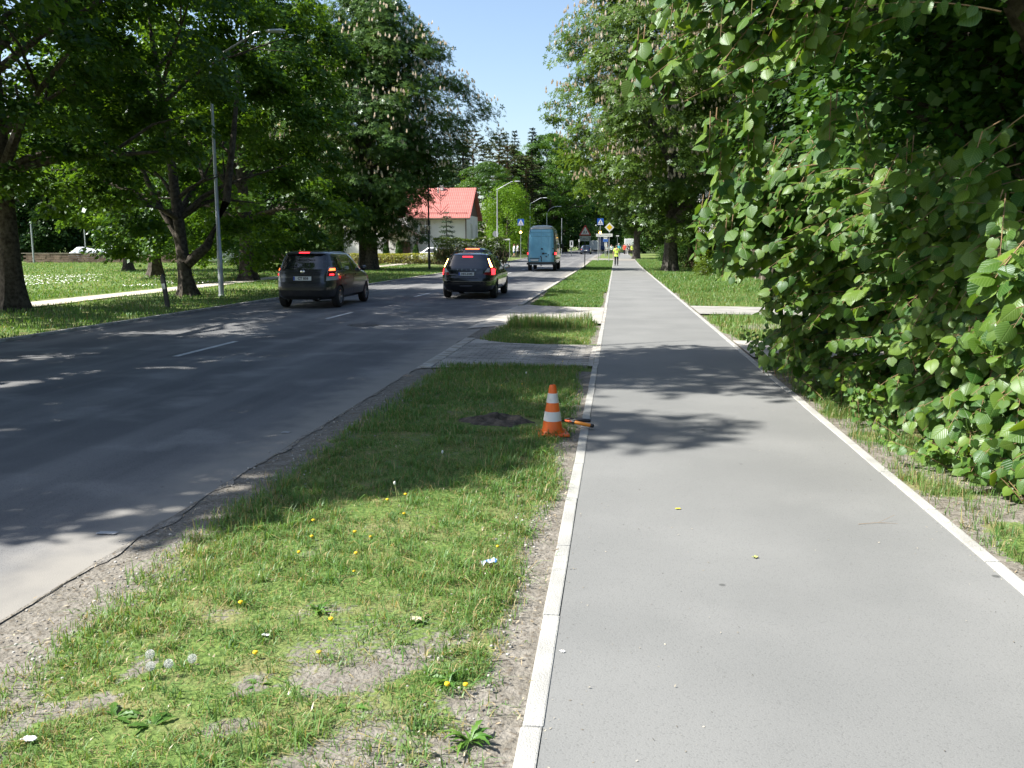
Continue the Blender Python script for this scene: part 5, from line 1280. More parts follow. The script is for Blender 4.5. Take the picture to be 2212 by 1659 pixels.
# only its roof shows over the estate car
root, c = simple_car('hatchback', 'dark hatchback mostly hidden in front of the black estate, its roof brake light glowing', (.02, .02, .022), (-7.5, 46.0), 0, H=1.66, lit=True)
part(c, 'brake_light', 'rear', [(-.36, 1.585), (.36, 1.585), (.34, 1.63), (-.34, 1.63)], M['lamp_redhot'], root, off=.03, thick=.05)
simple_car('white_car', 'white car parked side-on behind the yellow-topped hedge', (.72, .73, .74), (at(972, 540, 86).x, 86.5), R(76), H=1.62, sedan=True, metal=0)
simple_car('silver_car', 'silver car parked under the trees behind the lamp post on the left', (.62, .64, .66), (at(507, 540, 80).x, 82), R(105), H=1.6, metal=.1)
simple_car('dark_car', 'dark blue car far down the road beside the white van', (.03, .045, .08), (at(1265, 540, 150).x, 150), 0, H=1.55)
def box_van(name, label, col, loc, rz, W=2.0, H=2.6, L=5.2, cab=None, strip=None):
    root = empty(name, (loc[0], loc[1], float(gz(loc[1]))+.016), rz, label, 'van'); p = mat(name+'_paint', col, .45, tuple(c*.9 for c in col), 2, coat=.3)
    b = MB(); b.box((0, L*.36, H*.58), (W, L*.72, H*.80)); b.build('cargo_box', p, root, bevel=.09)
    b = MB(); b.prism([(L*.73, .45), (L, .45), (L, 1.05), (L*.93, 1.2), (L*.83, H*.82), (L*.73, H*.86)], -W*.47, W*.47, Matrix.Rotation(math.pi/2, 4, 'Z')@Matrix.Scale(-1, 4, (0, 1, 0))); b.build('cab', cab or p, root, bevel=.05)
    b = MB(); b.prism([(L*.935, 1.25), (L*.84, H*.79), (L*.845, H*.80), (L*.945, 1.26)], -W*.42, W*.42, Matrix.Rotation(math.pi/2, 4, 'Z')@Matrix.Scale(-1, 4, (0, 1, 0))); b.build('windscreen', M['glass'], root)
    for x in (-.006-W*.22, .006+W*.22):
        d = MB(); d.box((x, -.012, H*.58), (W*.43, .03, H*.72)); d.build('rear_door', p, root, bevel=.01)
    for sx in (-1, 1):
        t = MB(); t.box((sx*W*.46, -.02, .95), (.10, .05, .34)); t.build('tail_light', M['lens_red'], root, bevel=.01)
    b = MB(); b.box((0, -.02, .42), (W*.98, .14, .14)); b.build('rear_bumper', M['black'], root, bevel=.02)
    if strip: b = MB(); b.box((0, -.06, .62), (W*.8, .04, .10)); b.build('warning_strip', strip, root)
    for x in (-W*.42, W*.42):
        for y in (L*.2, L*.85): wheel(root, x, y, .34, .22, M['rim_dark'])
    return root
box_van('white_van', 'white box van far down the road ahead of the dark blue car', (.72, .72, .70), (at(1283, 530, 196).x, 196), 0, 2.0, 2.5)
box_van('white_van', 'white-backed van parked behind the red-jacketed person at the path end', (.75, .75, .73), (at(1361, 540, 160).x, 160), 0, 2.0, 2.7, strip=mat('orange_strip', (.7, .25, .03), .5, (.6, .2, .02), 4))
box_van('blue_truck', 'dark blue truck parked far off behind the bus stop sign', (.03, .06, .18), (at(1305, 530, 205).x, 210), R(180), 2.4, 3.2, 6.5)
# boat trailer or car under a pale sheet
def sheeted():
    p = at(212, 560, 92); root = empty('sheeted_trailer', (p.x, 92, 0), R(8), 'low trailer under a pale grey-white tarpaulin behind the stone wall', 'trailer')
    xs = np.linspace(-2.7, 2.7, 60); ts = np.linspace(0, 1, 26); X, T = np.meshgrid(xs, ts, indexing='ij')
    top = 1.55-.10*np.cos(X*1.7)-.45*sm(1.9, 2.7, np.abs(X))-.02*X
    ang = (T-.5)*np.pi; Yy = 1.0*np.sign(np.sin(ang))*np.abs(np.sin(ang))**.6; Zz = .35+(top-.35)*np.cos(ang).clip(0)**.45
    f = .07*np.sin(X*6+3*N1(X*2, T*3))*np.abs(np.sin(ang)); V = np.stack([X, Yy+f, Zz+.06*(N1(X*3, T*7)-.5)], -1).reshape(-1, 3)
    i = (np.arange(59)[:, None]*26+np.arange(25)[None]).ravel(); Fq = np.stack([i, i+1, i+27, i+26], -1)
    link('tarpaulin', np_mesh('tarpaulin', V, Fq, mats=[mat('tarpaulin', (.50, .54, .58), .5, (.62, .65, .68), 1.5, 5)], smooth=True), root)
    b = MB(); b.box((0, 0, .42), (4.8, 1.5, .1)); b.tube([(-2.4, 0, .42), (-3.3, 0, .42)], .04); b.build('chassis', M['steel_dark'], root)
    for x in (1.2, 1.9):
        for y in (-.8, .8):
            w_ = MB(); w_.lathe([(.16, -.08), (.28, -.09), (.30, 0), (.28, .09), (.16, .08)], 20, Matrix.Translation((x, y, .3))@Matrix.Rotation(math.pi/2, 4, 'X'), close=True); w_.build('wheel', M['rubber'], root, True)
sheeted()
# ------------------------------------------------------------------ lamp posts, poles, signs
def gy(Y): return float(gz(Y))
def street_lamp(label, x, Y, h=9.0, arm=2.3, rise=.9, dark=False, curved=False, group='street lamps along the left side'):
    o = empty('street_lamp', (x, Y, gy(Y)), 0, label, 'street lamp', group); m = M['steel_dark'] if dark else (M['steel'] if Y < 40 else M['steel_light'])
    top = h-rise; pole = MB()
    pole.tube([(0, 0, -.05), (0, 0, 1.6), (0, 0, 1.62), (0, 0, top*.55), (0, 0, top)], [.095, .09, .075, .06, .042], 14)
    pole.lathe([(.115, 0), (.115, .05), (.10, .06)], 14); po = pole.build('pole', m, o, True)
    d = MB(); d.box((0, -.098, 1.15), (.09, .02, .32)); d.build('service_door', m, po, bevel=.006)
    a = MB()
    if curved: pts = [(0, 0, top)]+[(arm*(1-math.cos(t))*.8, 0, top+rise*math.sin(t)) for t in np.linspace(.25, math.pi/2, 7)]+[(arm, 0, h)]
    else: pts = [(0, 0, top), (arm*.08, 0, top+.10), (arm*.72, 0, h-.02), (arm*.8, 0, h)]
    a.tube(pts, .035, 10); a.build('arm', m, o, True)
    l = MB(); l.lathe([(.02, -.34), (.09, -.30), (.13, -.1), (.13, .2), (.05, .36), (.01, .37)], 14, Matrix.Translation((arm*1.0+.05, 0, h+.02))@Matrix.Scale(.45, 4, (0, 0, 1))@Matrix.Rotation(math.pi/2, 4, 'Y'))
    l.build('lamp_head', M['steel_light'], o, True); return o
street_lamp('tall grey street lamp in the left verge beside the leaning forked maple', -13.9, 30.2, 8.9)
dl = street_lamp('dark street lamp carrying a zigzag winter ornament in front of the red roof', -14.25, 67.5, 8.9, dark=True)
orn = MB()
for z in (4.1, 5.15):     # frame of nested chevrons, lozenge above
    for k in range(2):
        for sx in (-1, 1):
            orn.tube([(.95, 0, z+k*.22-.0), (.95+sx*(.62-k*.02), 0, z+.62+k*.22)], .018, 5)
orn.tube([(.95, 0, 4.1), (.95, 0, 6.3)], .016, 5)
for s in (.32, .6):
    orn.tube([(.95, 0, 5.9-s), (.95+s, 0, 5.9), (.95, 0, 5.9+s), (.95-s, 0, 5.9), (.95, 0, 5.9-s)], .016, 5)
for z in (5.0, 6.2): orn.tube([(.05, 0, z), (.95, 0, z)], .014, 5)
orn.build('winter_ornament', M['steel_dark'], dl)
street_lamp('pale street lamp with slanted arm above the tall green hedge', -13.9, 104.5, 8.95)
street_lamp('pale slanted lamp arm showing behind the weeping birch', -13.75, 143, 8.95)
street_lamp('thin curved-arm street lamp above the blue van', -12.4, 160, 8.3, 2.2, 1.5, curved=True)
street_lamp('farthest small street lamp against the dark trees', -11.0, 215, 8.0, 1.8, .8)
def plain_pole(name, label, x, y, Y, h, r=.05, m=None, cap=False):
    p = at(x, y, Y); o = empty(name, (p.x, Y, gy(Y)), 0, label, 'pole'); mb = MB(); mb.tube([(0, 0, -.05), (0, 0, h)], [r, r*.8], 12); mb.build('pole', m or M['steel'], o, True)
    if cap: c = MB(); c.ball((0, 0, h+.08), (.14, .14, .12), 12, 8); c.build('lantern', M['steel_light'], o, True)
plain_pole('flag_pole', 'grey pole at the extreme left edge beyond the big maple trunk', 4, 560, 72, 5.0, .09)
plain_pole('garden_lamp', 'pale lamp post with small lantern right of the big maple trunk', 72, 550, 86, 4.0, .09, cap=True)
plain_pole('flag_pole', 'thin grey pole at the left end of the sheeted trailer', 186, 550, 88, 4.6, .07)
plain_pole('flag_pole', 'slim pale pole far off beyond the blue van on the left side', 1213, 540, 150, 6.0, .06)

def board(o, name, poly, m, y0, t=.012, M_=None, bevel=0):
    mb = MB(); mb.prism(poly, y0-t, y0, M_); return mb.build(name, m, o, bevel=bevel)
def rrect(w, h, r=.04, z=0, n=4):
    P = []
    for cx, cz, a0 in ((w/2-r, h/2-r, 0), (-w/2+r, h/2-r, 90), (-w/2+r, -h/2+r, 180), (w/2-r, -h/2+r, 270)):
        for k in range(n+1):
            a = R(a0+90*k/n); P.append((cx+r*math.cos(a), z+cz+r*math.sin(a)))
    return P
def rtri(s, z, r=.04):
    """upright triangle with rounded corners, its base at z"""
    hgt = s*math.sqrt(3)/2; P = []
    for cx, cz, a0 in ((0, hgt-2*r, 30), (-s/2+r*1.732, r, 150), (s/2-r*1.732, r, 270)):
        for k in range(5):
            a = R(a0+120*k/4); P.append((cx+r*math.cos(a), z+cz+r*math.sin(a)))
    return P
def post(o, h, r=.03, m=None, x=0, y=.03):
    mb = MB(); mb.tube([(x, y, -.05), (x, y, h)], r, 10); return mb.build('post', m or M['steel'], o, True)

def figure(mb_list, x, z, s, stride=.3):
    """little walking figure as a flat pictogram"""
    pass
# warning triangle with two running children, plate below
X = at(1263, 582, 68.9).x; o = empty('warning_sign', (X, 68.9, 0), 0, 'red-bordered triangular warning sign over a white distance plate on a dark post', 'road sign')
post(o, 3.35, .035, M['steel_dark'])
rb = board(o, 'red_border', rtri(.95, 2.58), M['sign_red'], 0)
wp_ = board(rb, 'white_face', rtri(.66, 2.655, .02), M['white'], -.0125, .004)
for cx, s in ((-.085, 1), (.085, .9)):
    f = MB(); z0 = 2.70
    f.prism([(cx+.03*math.cos(R(a)), z0+.22*s+.03*math.sin(R(a))) for a in range(0, 360, 45)], -.0195, -.0166)
    f.prism([(cx-.035, z0+.09), (cx+.035, z0+.09), (cx+.03, z0+.19*s), (cx-.03, z0+.19*s)], -.0195, -.0166)
    f.prism([(cx-.03, z0+.089), (cx-.07, z0+.01), (cx-.045, z0), (cx, z0+.08)], -.0195, -.0166)
    f.prism([(cx+.0, z0+.088), (cx+.045, z0+.02), (cx+.07, z0+.03), (cx+.03, z0+.089)], -.0195, -.0166)
    f.prism([(cx+.03, z0+.18*s), (cx+.09, z0+.14), (cx+.08, z0+.125), (cx+.03, z0+.15)], -.0195, -.0166)
    f.build('running_child', M['black'], rb)
pl = board(o, 'distance_plate', rrect(.84, .38, .03, 2.34), mat('weathered_plate', (.34, .38, .36), .5, (.42, .46, .43), 4), 0)
link('plate_text', text_mesh('250 m', .17, M['ink'], 'plate_text', .0015, .002), pl, (0, -.0145, 2.30), (math.pi/2, 0, 0))
for sx in (-.31, .31):
    a = MB(); a.prism([(sx-.012, 2.2), (sx+.012, 2.2), (sx+.012, 2.40), (sx+.04, 2.40), (sx, 2.48), (sx-.04, 2.40), (sx-.012, 2.40)], -.0165, -.0126); a.build('arrow', M['ink'], pl)
# pedestrian crossing signs with amber flashers
def crossing_sign(label, x, y, Y, hz, face_h, lamp_z):
    p = at(x, y, Y); o = empty('crossing_sign', (p.x, Y, gy(Y)), 0, label, 'road sign', 'pedestrian crossing signs with amber flashers'); g0 = gy(Y); z = hz-g0
    post(o, z+face_h/2, .035)
    b = board(o, 'blue_panel', rrect(face_h, face_h*1.02, .05, z), M['sign_blue'], 0)
    for q in (rrect(face_h*.97, face_h*.99, .05, z),): pass
    t = board(b, 'white_triangle', [(-.30*face_h/.75, z-.20*face_h/.75), (.30*face_h/.75, z-.20*face_h/.75), (0, z+.31*face_h/.75)], M['white'], -.0125, .004)
    board(b, 'white_bar', rrect(face_h*.86, .09*face_h/.75, .02, z-.30*face_h/.75), M['white'], -.0125, .004)
    f = MB(); s = face_h/.75
    f.prism([(.03*s*math.cos(R(a)), z+.10*s+.03*s*math.sin(R(a))) for a in range(0, 360, 45)], -.0205, -.0168)
    f.prism([(-.035*s, z-.05*s), (.035*s, z-.05*s), (.03*s, z+.065*s), (-.03*s, z+.065*s)], -.0205, -.0168)
    f.prism([(-.03*s, z-.052*s), (-.09*s, z-.18*s), (-.055*s, z-.18*s), (.0, z-.06*s)], -.0205, -.0168); f.prism([(.0, z-.06*s), (.055*s, z-.18*s), (.09*s, z-.18*s), (.035*s, z-.052*s)], -.0205, -.0168)
    f.build('walking_figure', M['black'], b)
    lz = lamp_z-g0; h = MB(); h.box((0, 0, lz), (.34, .14, .36)); ho = h.build('flasher_housing', M['black'], o, bevel=.03)
    l = MB(); l.lathe([(.145, 0), (.145, .02), (.09, .05), (.001, .06)], 20, Matrix.Translation((0, -.07, lz))@Matrix.Rotation(math.pi/2, 4, 'X')); l.build('amber_lens', M['lamp_amber'], ho, True)
    vz = MB(); vz.lathe([(.165, 0), (.165, .16), (.155, .16), (.155, 0)], 18, Matrix.Translation((0, -.07, lz))@Matrix.Rotation(math.pi/2, 4, 'X'), close=True); vz.build('visor', M['black'], ho, True)
crossing_sign('blue crossing sign with amber flasher just left of the blue-doored van', 1125, 480, 106, at(1125, 480, 106).z, .76, at(1125, 502, 106).z)
crossing_sign('blue crossing sign with amber flasher left of the yellow diamond sign', 1297, 479, 104, at(1297, 479, 104).z, .74, at(1297, 502.5, 104).z)
# priority diamond
p = at(1316.5, 491, 99.5); o = empty('priority_sign', (p.x, 99.5, gy(99.5)), 0, 'white and yellow diamond priority sign above the right end of the long white sign', 'road sign'); z = p.z-gy(99.5)
post(o, z+.2, .032)
d = board(o, 'white_diamond', [(-.53, z), (0, z-.53), (.53, z), (0, z+.53)], M['white'], 0, .014)
board(d, 'yellow_diamond', [(-.32, z), (0, z-.32), (.32, z), (0, z+.32)], M['sign_yellow'], -.0145, .004)
# long white name board on two posts
p = at(1305.5, 508, 95); o = empty('name_board', (p.x, 95, gy(95)), 0, 'long white name board on two grey posts beside the path', 'sign'); z = p.z-gy(95)
post(o, z+.1, .045, M['steel'], -.62); post(o, z+.1, .045, M['steel'], .52)
b = board(o, 'board', rrect(1.72, .32, .05, z), M['white'], 0, .02)
link('board_text', text_mesh('M. Dzintaru veselības centrs', .115, mat('grey_ink', (.22, .26, .24), .6, (.26, .3, .28), 5), 'board_text', .001), b, (0, -.022, z), (math.pi/2, 0, 0))
# bus stop flag and timetable
p = at(1308, 515, 122); o = empty('bus_stop_sign', (p.x, 122, gy(122)), 0, 'white and blue bus stop sign on a post under the long name board', 'road sign'); z0 = p.z-gy(122)
post(o, z0+.4, .03)
b = board(o, 'white_panel', rrect(.50, .50, .02, z0+.18), M['white'], 0)
bb = MB(); bb.box((0, -.0145, z0+.14), (.40, .004, .07)); bb.build('dark_line', M['ink'], b)
b = board(o, 'blue_panel', rrect(.64, .36, .02, z0-.27), mat('bus_blue', (.10, .22, .62), .4, (.12, .25, .66), 5), 0)
bb = MB(); bb.box((0, -.0145, z0-.27), (.42, .004, .12)); bb.build('dark_line', M['sign_blue'], b)
p = at(1308.5, 529, 124); o = empty('notice_board', (p.x, 124, gy(124)), 0, 'small white notice board on two legs below the bus stop sign', 'sign'); z0 = p.z-gy(124)
post(o, z0, .025, None, -.1); post(o, z0, .025, None, .12); board(o, 'board', rrect(.36, .55, .02, z0+.05), M['white'], 0)
p = at(1334, 509.5, 135); o = empty('street_name_sign', (p.x, 135, gy(135)), 0, 'short white street name plate on a thin pole above the walker', 'sign'); z0 = p.z-gy(135)
post(o, z0, .025); board(o, 'name_plate', rrect(.42, .16, .02, z0), M['white'], -.01)
# inverted-L street name post, parking meter post, back of a round sign, on the left
p = at(1101, 517, 110); o = empty('street_name_sign', (p.x, 110, gy(110)), 0, 'white street name arm on a grey post beside the strolling pair on the left', 'sign'); z0 = p.z-gy(110)
post(o, z0+.05, .05, M['steel']); board(o, 'name_plate', [(-.80, z0-.10), (.03, z0-.10), (.03, z0+.08), (-.80, z0+.08)], M['white'], -.03, .02)
p = at(1070.5, 505, 108); o = empty('round_sign', (p.x, 108, gy(108)), 0, 'grey back of a round road sign just left of the pale lamp post', 'road sign'); z0 = p.z-gy(108)
post(o, z0+.1, .035, M['steel'], 0, -.03); board(o, 'disc', [(.36*math.cos(R(a)), z0+.36*math.sin(R(a))) for a in range(0, 360, 15)], M['steel'], .01)
p = at(1234.5, 523, 132); o = empty('notice_board', (p.x, 132, gy(132)), 0, 'white upright notice panel at the left roadside right of the blue van', 'sign'); z0 = p.z-gy(132)
board(o, 'board', rrect(.48, .95, .03, z0-.25), M['white'], 0, .06); b = MB(); b.box((0, -.063, z0-.22), (.22, .006, .5)); b.box((0, -.063, z0+.13), (.40, .006, .05)); b.build('printed_area', M['ink'], o); post(o, z0-.6, .05)
p = at(1251, 520, 140); o = empty('parking_sign', (p.x, 140, gy(140)), 0, 'thin post with a small white plate right of the white notice panel', 'sign'); z0 = p.z-gy(140)
post(o, z0+.1, .03); board(o, 'plate', rrect(.22, .42, .03, z0), M['white'], 0)
# leaning marker post in the left verge
o = empty('marker_post', (-12.82, 24.3, 0), 0, 'dark leaning marker post with pale band in the left verge', 'post'); o.rotation_euler = (0, R(-7), 0)
mb = MB(); mb.prism([(-.06, -.05), (.06, -.05), (.06, .88), (.0, .97), (-.06, .90)], -.045, .045); mb.build('post', M['steel_dark'], o, bevel=.012)
mb = MB(); mb.box((.0, -.047, .62), (.10, .006, .16)); mb.build('reflector_band', M['steel'], o)

# ------------------------------------------------------------------ stone wall, fence, house
def stone_wall():
    a = at(60, 571, 88); b = at(330, 569, 86); o = empty('stone_wall', (a.x, 88, 0), 0, 'low brown stone garden wall behind the left lawn', 'wall')
    L = (b-a).length; rs = random.Random(9); mb = MB(); z = 0
    for row in range(5):
        h = .2; x = -(.3 if row % 2 else 0)
        while x < L+30:
            w_ = rs.uniform(.35, .75); mb.box((x+w_/2, rs.uniform(-.02, .02), z+h/2), (w_-.02, .4, h-.015)); x += w_
        z += h
    mb.build('stonework', mat('wall_stone', (.10, .065, .045), .9, (.24, .17, .12), .9, 5, .6, 14), o)
    c = MB(); c.box((L/2+15, 0, z+.03), (L+31, .46, .06)); c.build('coping', mat('wall_coping', (.20, .17, .13), .9, (.3, .26, .2), 2), o, bevel=.01)
stone_wall()
def fence():
    o = empty('board_fence', (7.3, 43, gy(43)), 0, 'weathered brown board fence with pale posts at the right', 'fence'); rs = random.Random(3); mb = MB()
    y = 0
    while y < 11:
        mb.box((rs.uniform(-.006, .006), y, .82), (.022, .13, 1.55+rs.uniform(-.03, .03))); y += .145
    for z in (.4, 1.3): mb.box((.03, 5.4, z), (.035, 11, .08))
    mb.build('boards', mat('fence_boards', (.035, .024, .017), .9, (.065, .045, .031), 2.5, 6, .4, 40), o)
    for k in range(6):
        p = MB(); p.box((-.045, .9+k*1.9, .85), (.08, .08, 1.75)); p.build('post', mat('fence_post', (.36, .31, .26), .85, (.42, .37, .31), 6) if k == 0 else bpy.data.materials['fence_post'], o, bevel=.01)
    o2 = copy_tree(o); o2.location = (7.35, 31.8, 0); tag(o2, 'nearer stretch of the brown board fence half hidden by the linden', 'fence')
fence()

def roof_tile_mat():
    m = bpy.data.materials.new('red_roof_tiles'); m.use_nodes = True; n = m.node_tree.nodes; L = m.node_tree.links; b = n['Principled BSDF']; b.inputs['Roughness'].default_value = .6
    tc = n.new('ShaderNodeTexCoord')
    def wave(axis, sc):
        w_ = n.new('ShaderNodeTexWave'); w_.bands_direction = axis; w_.inputs['Scale'].default_value = sc; L.new(tc.outputs['Object'], w_.inputs['Vector']); return w_.outputs['Fac']
    a = n.new('ShaderNodeMath'); a.operation = 'ADD'; L.new(wave('X', 1.5), a.inputs[0]); L.new(wave('Z', 1.0), a.inputs[1])
    t = n.new('ShaderNodeTexNoise'); t.inputs['Scale'].default_value = 2; L.new(tc.outputs['Object'], t.inputs[0])
    mr = n.new('ShaderNodeValToRGB'); mr.color_ramp.elements[0].color = (.36, .105, .085, 1); mr.color_ramp.elements[1].color = (.47, .16, .135, 1); L.new(t.outputs['Fac'], mr.inputs[0])
    mx = n.new('ShaderNodeMix'); mx.data_type = 'RGBA'; mx.blend_type = 'MULTIPLY'; mx.inputs[7].default_value = (.62, .55, .5, 1); r2 = n.new('ShaderNodeMapRange'); r2.inputs[1].default_value = .9; r2.inputs[2].default_value = .3; r2.inputs[3].default_value = 0; r2.inputs[4].default_value = .5
    L.new(a.outputs[0], r2.inputs[0]); L.new(r2.outputs[0], mx.inputs[0]); L.new(mr.outputs[0], mx.inputs[6]); L.new(mx.outputs[2], b.inputs['Base Color'])
    bp = n.new('ShaderNodeBump'); bp.inputs['Strength'].default_value = .35; bp.inputs['Distance'].default_value = .05; L.new(a.outputs[0], bp.inputs['Height']); L.new(bp.outputs[0], b.inputs['Normal'])
    return m
def house():
    Y0 = 91.0; z0 = gy(Y0); xr = at(1008, 500, Y0).x; o = empty('house', (xr, Y0, z0), 0, 'white rendered house with a red tiled gable roof at the left', 'house')
    wallm = mat('white_render', (.70, .68, .64), .9, (.78, .76, .72), .8, 5, .2, 40); tile = roof_tile_mat(); trim = mat('brown_boards', (.09, .05, .035), .8, (.12, .07, .045), 8)
    W, D, He, Hr = 13.0, 7.4, at(1011, 464, Y0).z-z0, at(1028, 408, Y0+3.7).z-z0
    b = MB(); b.box((-W/2, D/2, He/2-.2), (W, D, He+.4)); b.build('wall', wallm, o)
    g = MB(); g.prism([(0.0, He+.001), (D, He+.001), (D/2, Hr-.08)], -W+.05, .02, Matrix.Rotation(math.pi/2, 4, 'Z')@Matrix.Scale(-1, 4, (0, 1, 0))); g.build('gable', trim, o)
    ov = .55; sl_ = (Hr-He)/(D/2); rf = MB()
    for sgn in (1, -1):
        yA = D/2-sgn*(D/2+ov); zA = He-ov*sl_; P = [(-W-.5, yA, zA), (.45, yA, zA), (.45, D/2, Hr), (-W-.5, D/2, Hr)]
        V = [Vector(p) for p in P]+[Vector(p)+Vector((0, 0, .12)) for p in P]
        rf.add(V, [(3, 2, 1, 0), (4, 5, 6, 7), (0, 1, 5, 4), (1, 2, 6, 5), (2, 3, 7, 6), (3, 0, 4, 7)])
    ro_ = rf.build('roof', tile, o)
    # cross gable on the left, lower and darker side of the roof turned away
    cg = MB(); x0, x1 = -9.4, -5.9; zt = He+1.7
    for sgn in (1, -1):
        xe = x0 if sgn > 0 else x1; xm = (x0+x1)/2; P = [(xe-sgn*.3, -1.6, He-.35), (xm, -1.6, zt), (xm, 2.4, zt), (xe-sgn*.3, 2.4, He-.35)]
        V = [Vector(p) for p in P]+[Vector(p)+Vector((0, 0, .1)) for p in P]; cg.add(V, [(3, 2, 1, 0), (4, 5, 6, 7), (0, 1, 5, 4), (1, 2, 6, 5), (2, 3, 7, 6), (3, 0, 4, 7)])
    cg.build('side_roof', tile, ro_)
    bay = MB(); bay.box(((x0+x1)/2, -.6, (He-.3)/2), (x1-x0, 1.3, He-.3)); bay.build('bay', wallm, o)
    gt = MB(); gt.tube([(-W-.4, -ov-.06, He-ov*sl_+.02), (.45, -ov-.06, He-ov*sl_+.02)], .07, 8); gt.tube([(-.06, -.10, He-.3), (-.06, -.08, 0)], .05, 8); gt.build('gutter', trim, o, True)
    sg_ = MB(); ys = -ov+.5; zs = He-ov*sl_+.5*sl_+.26
    sg_.tube([(-5.2, ys, zs), (.1, ys, zs)], .03, 6)
    for k in range(6): sg_.tube([(-5.0+k*1.0, ys, zs-.16), (-5.0+k*1.0, ys, zs)], .03, 5)
    sg_.build('snow_guard', mat('dark_red_metal', (.18, .04, .035), .6, (.22, .05, .04), 5), ro_)
    ch = MB(); ch.box((-3.2, D/2-.3, Hr+.1), (.35, .35, .5)); ch.tube([(-3.4, D/2-1.2, Hr-.5), (-3.4, D/2-1.2, Hr+.1)], .07, 8); ch.build('vent_pipe', wallm, ro_)
    def window(x, z, w_, h, face='front', y=0):
        fr = MB()
        if face == 'front':
            for dx in (-w_/2, w_/2, 0): fr.box((x+dx, -.03, z), (.07, .08, h))
            for dz in (-h/2, h/2, h*.12): fr.box((x, -.025, z+dz), (w_+.07, .07, .07))
            f = fr.build('window', M['white'], o); pn = MB(); pn.box((x, -.004, z), (w_-.05, .02, h-.05)); pn.build('pane', M['glass'], f)
        else:
            for dy in (-w_/2, w_/2, 0): fr.box((.03, y+dy, z), (.08, .07, h))
            for dz in (-h/2, h/2): fr.box((.025, y, z+dz), (.07, w_+.07, .07))
            f = fr.build('window', M['white'], o); pn = MB(); pn.box((.004, y, z), (.02, w_-.05, h-.05)); pn.build('pane', M['glass'], f)
    window(-4.3, He-1.25, 1.15, 1.5); window(-7.7, He-1.4, .8, 1.4) if False else None
    window(0, He-1.6, .8, 1.5, 'gable', 3.0); window(0, He-1.6, .6, 1.3, 'gable', 6.2); window(0, .9+.4, .8, 1.1, 'gable', 4.0)
    window(-11.2, He-1.4, 1.2, 1.4)
    # porch with its own dark little gable roof
    pr = MB(); px, pw, ph = -6.1, 3.0, 2.35
    pr.prism([(px-pw/2-.3, ph), (px, ph+1.25), (px+pw/2+.3, ph), (px+pw/2+.3, ph+.14), (px, ph+1.42), (px-pw/2-.3, ph+.14)], -2.9, -1.0); p_o = pr.build('porch_roof', trim, o)
    pp = MB()
    for dx in (-pw/2, pw/2): pp.tube([(px+dx, -2.6, 0), (px+dx, -2.6, ph)], .08, 8)
    pp.build('porch_posts', trim, p_o)
    dd = MB(); dd.box((px, -1.27, 1.05), (1.0, .06, 2.1)); dd.build('door', trim, o, bevel=.01)
    return o
house()
for i, (dx, s, l) in enumerate([(-21.3, .9, 'dark cone-shaped thuja left of the house porch'), (-19.6, .75, 'dark cone-shaped thuja right of the house porch'), (-22.6, .8, 'leftmost dark cone-shaped thuja at the white house')]):
    o = empty('thuja', (dx, 86.6, gy(86.6)), 0, l, 'shrub'); g = np.random.default_rng(60+i); n = 3200; z = g.random(n)**1.2*2.4*s; r = .55*s*np.sqrt(np.clip(1-(z/(2.4*s))**1.6, 0, 1))*(.75+.25*g.random(n)); a = g.random(n)*6.28
    P = np.stack([r*np.cos(a), r*np.sin(a), z+.05], -1); V, F = leaves(P, unit(np.stack([np.cos(a), np.sin(a), .3+0*a], -1)+g.normal(size=P.shape)*.4), np.array([0, 0, 1.])+g.normal(size=P.shape)*.5, .12*g.uniform(.7, 1.3, n), .6)
    link('foliage', np_mesh('thuja_foliage', V, F, mats=[M['maple_dark']], attr={'var': ('FACE', g.random(n))}), o); st = MB(); st.tube([(0, 0, 0), (0, 0, 1.6*s)], [.05, .01], 6); st.build('stem', M['bark'], o)

# ------------------------------------------------------------------ cone, loppers, dug soil, litter
def cone():
    o = empty('traffic_cone', (-.565, 8.12, .012), R(12), 'orange and white traffic cone standing in the verge beside the kerb', 'traffic cone')
    org = mat('cone_orange', (.80, .14, .008), .45, (.70, .11, .008), 5, 6); wh = mat('cone_white_band', (.62, .61, .58), .5, (.36, .35, .33), 7, 8, ramp=(.55, .8))
    rad = lambda z: .030+(.104-.030)*(1-z/.47)
    b = MB(); b.box((0, 0, .014), (.29, .29, .028)); b.build('base', org, o, bevel=.012)
    prof = [(.118, .026), (.108, .04)]+[(rad(z), z) for z in np.linspace(.05, .462, 22)]+[(.024, .47), (.020, .47), (.018, .44), (.06, .03)]
    b = MB(); b.lathe(prof, 36); cb = b.build('cone_body', org, o, True)
    for z0, z1 in ((.135, .222), (.305, .392)):
        b = MB(); b.lathe([(rad(z)+.0022, z) for z in np.linspace(z0, z1, 6)]+[(rad(z), z) for z in np.linspace(z1, z0, 3)], 36, close=True); b.build('reflective_band', wh, o, True)
cone()
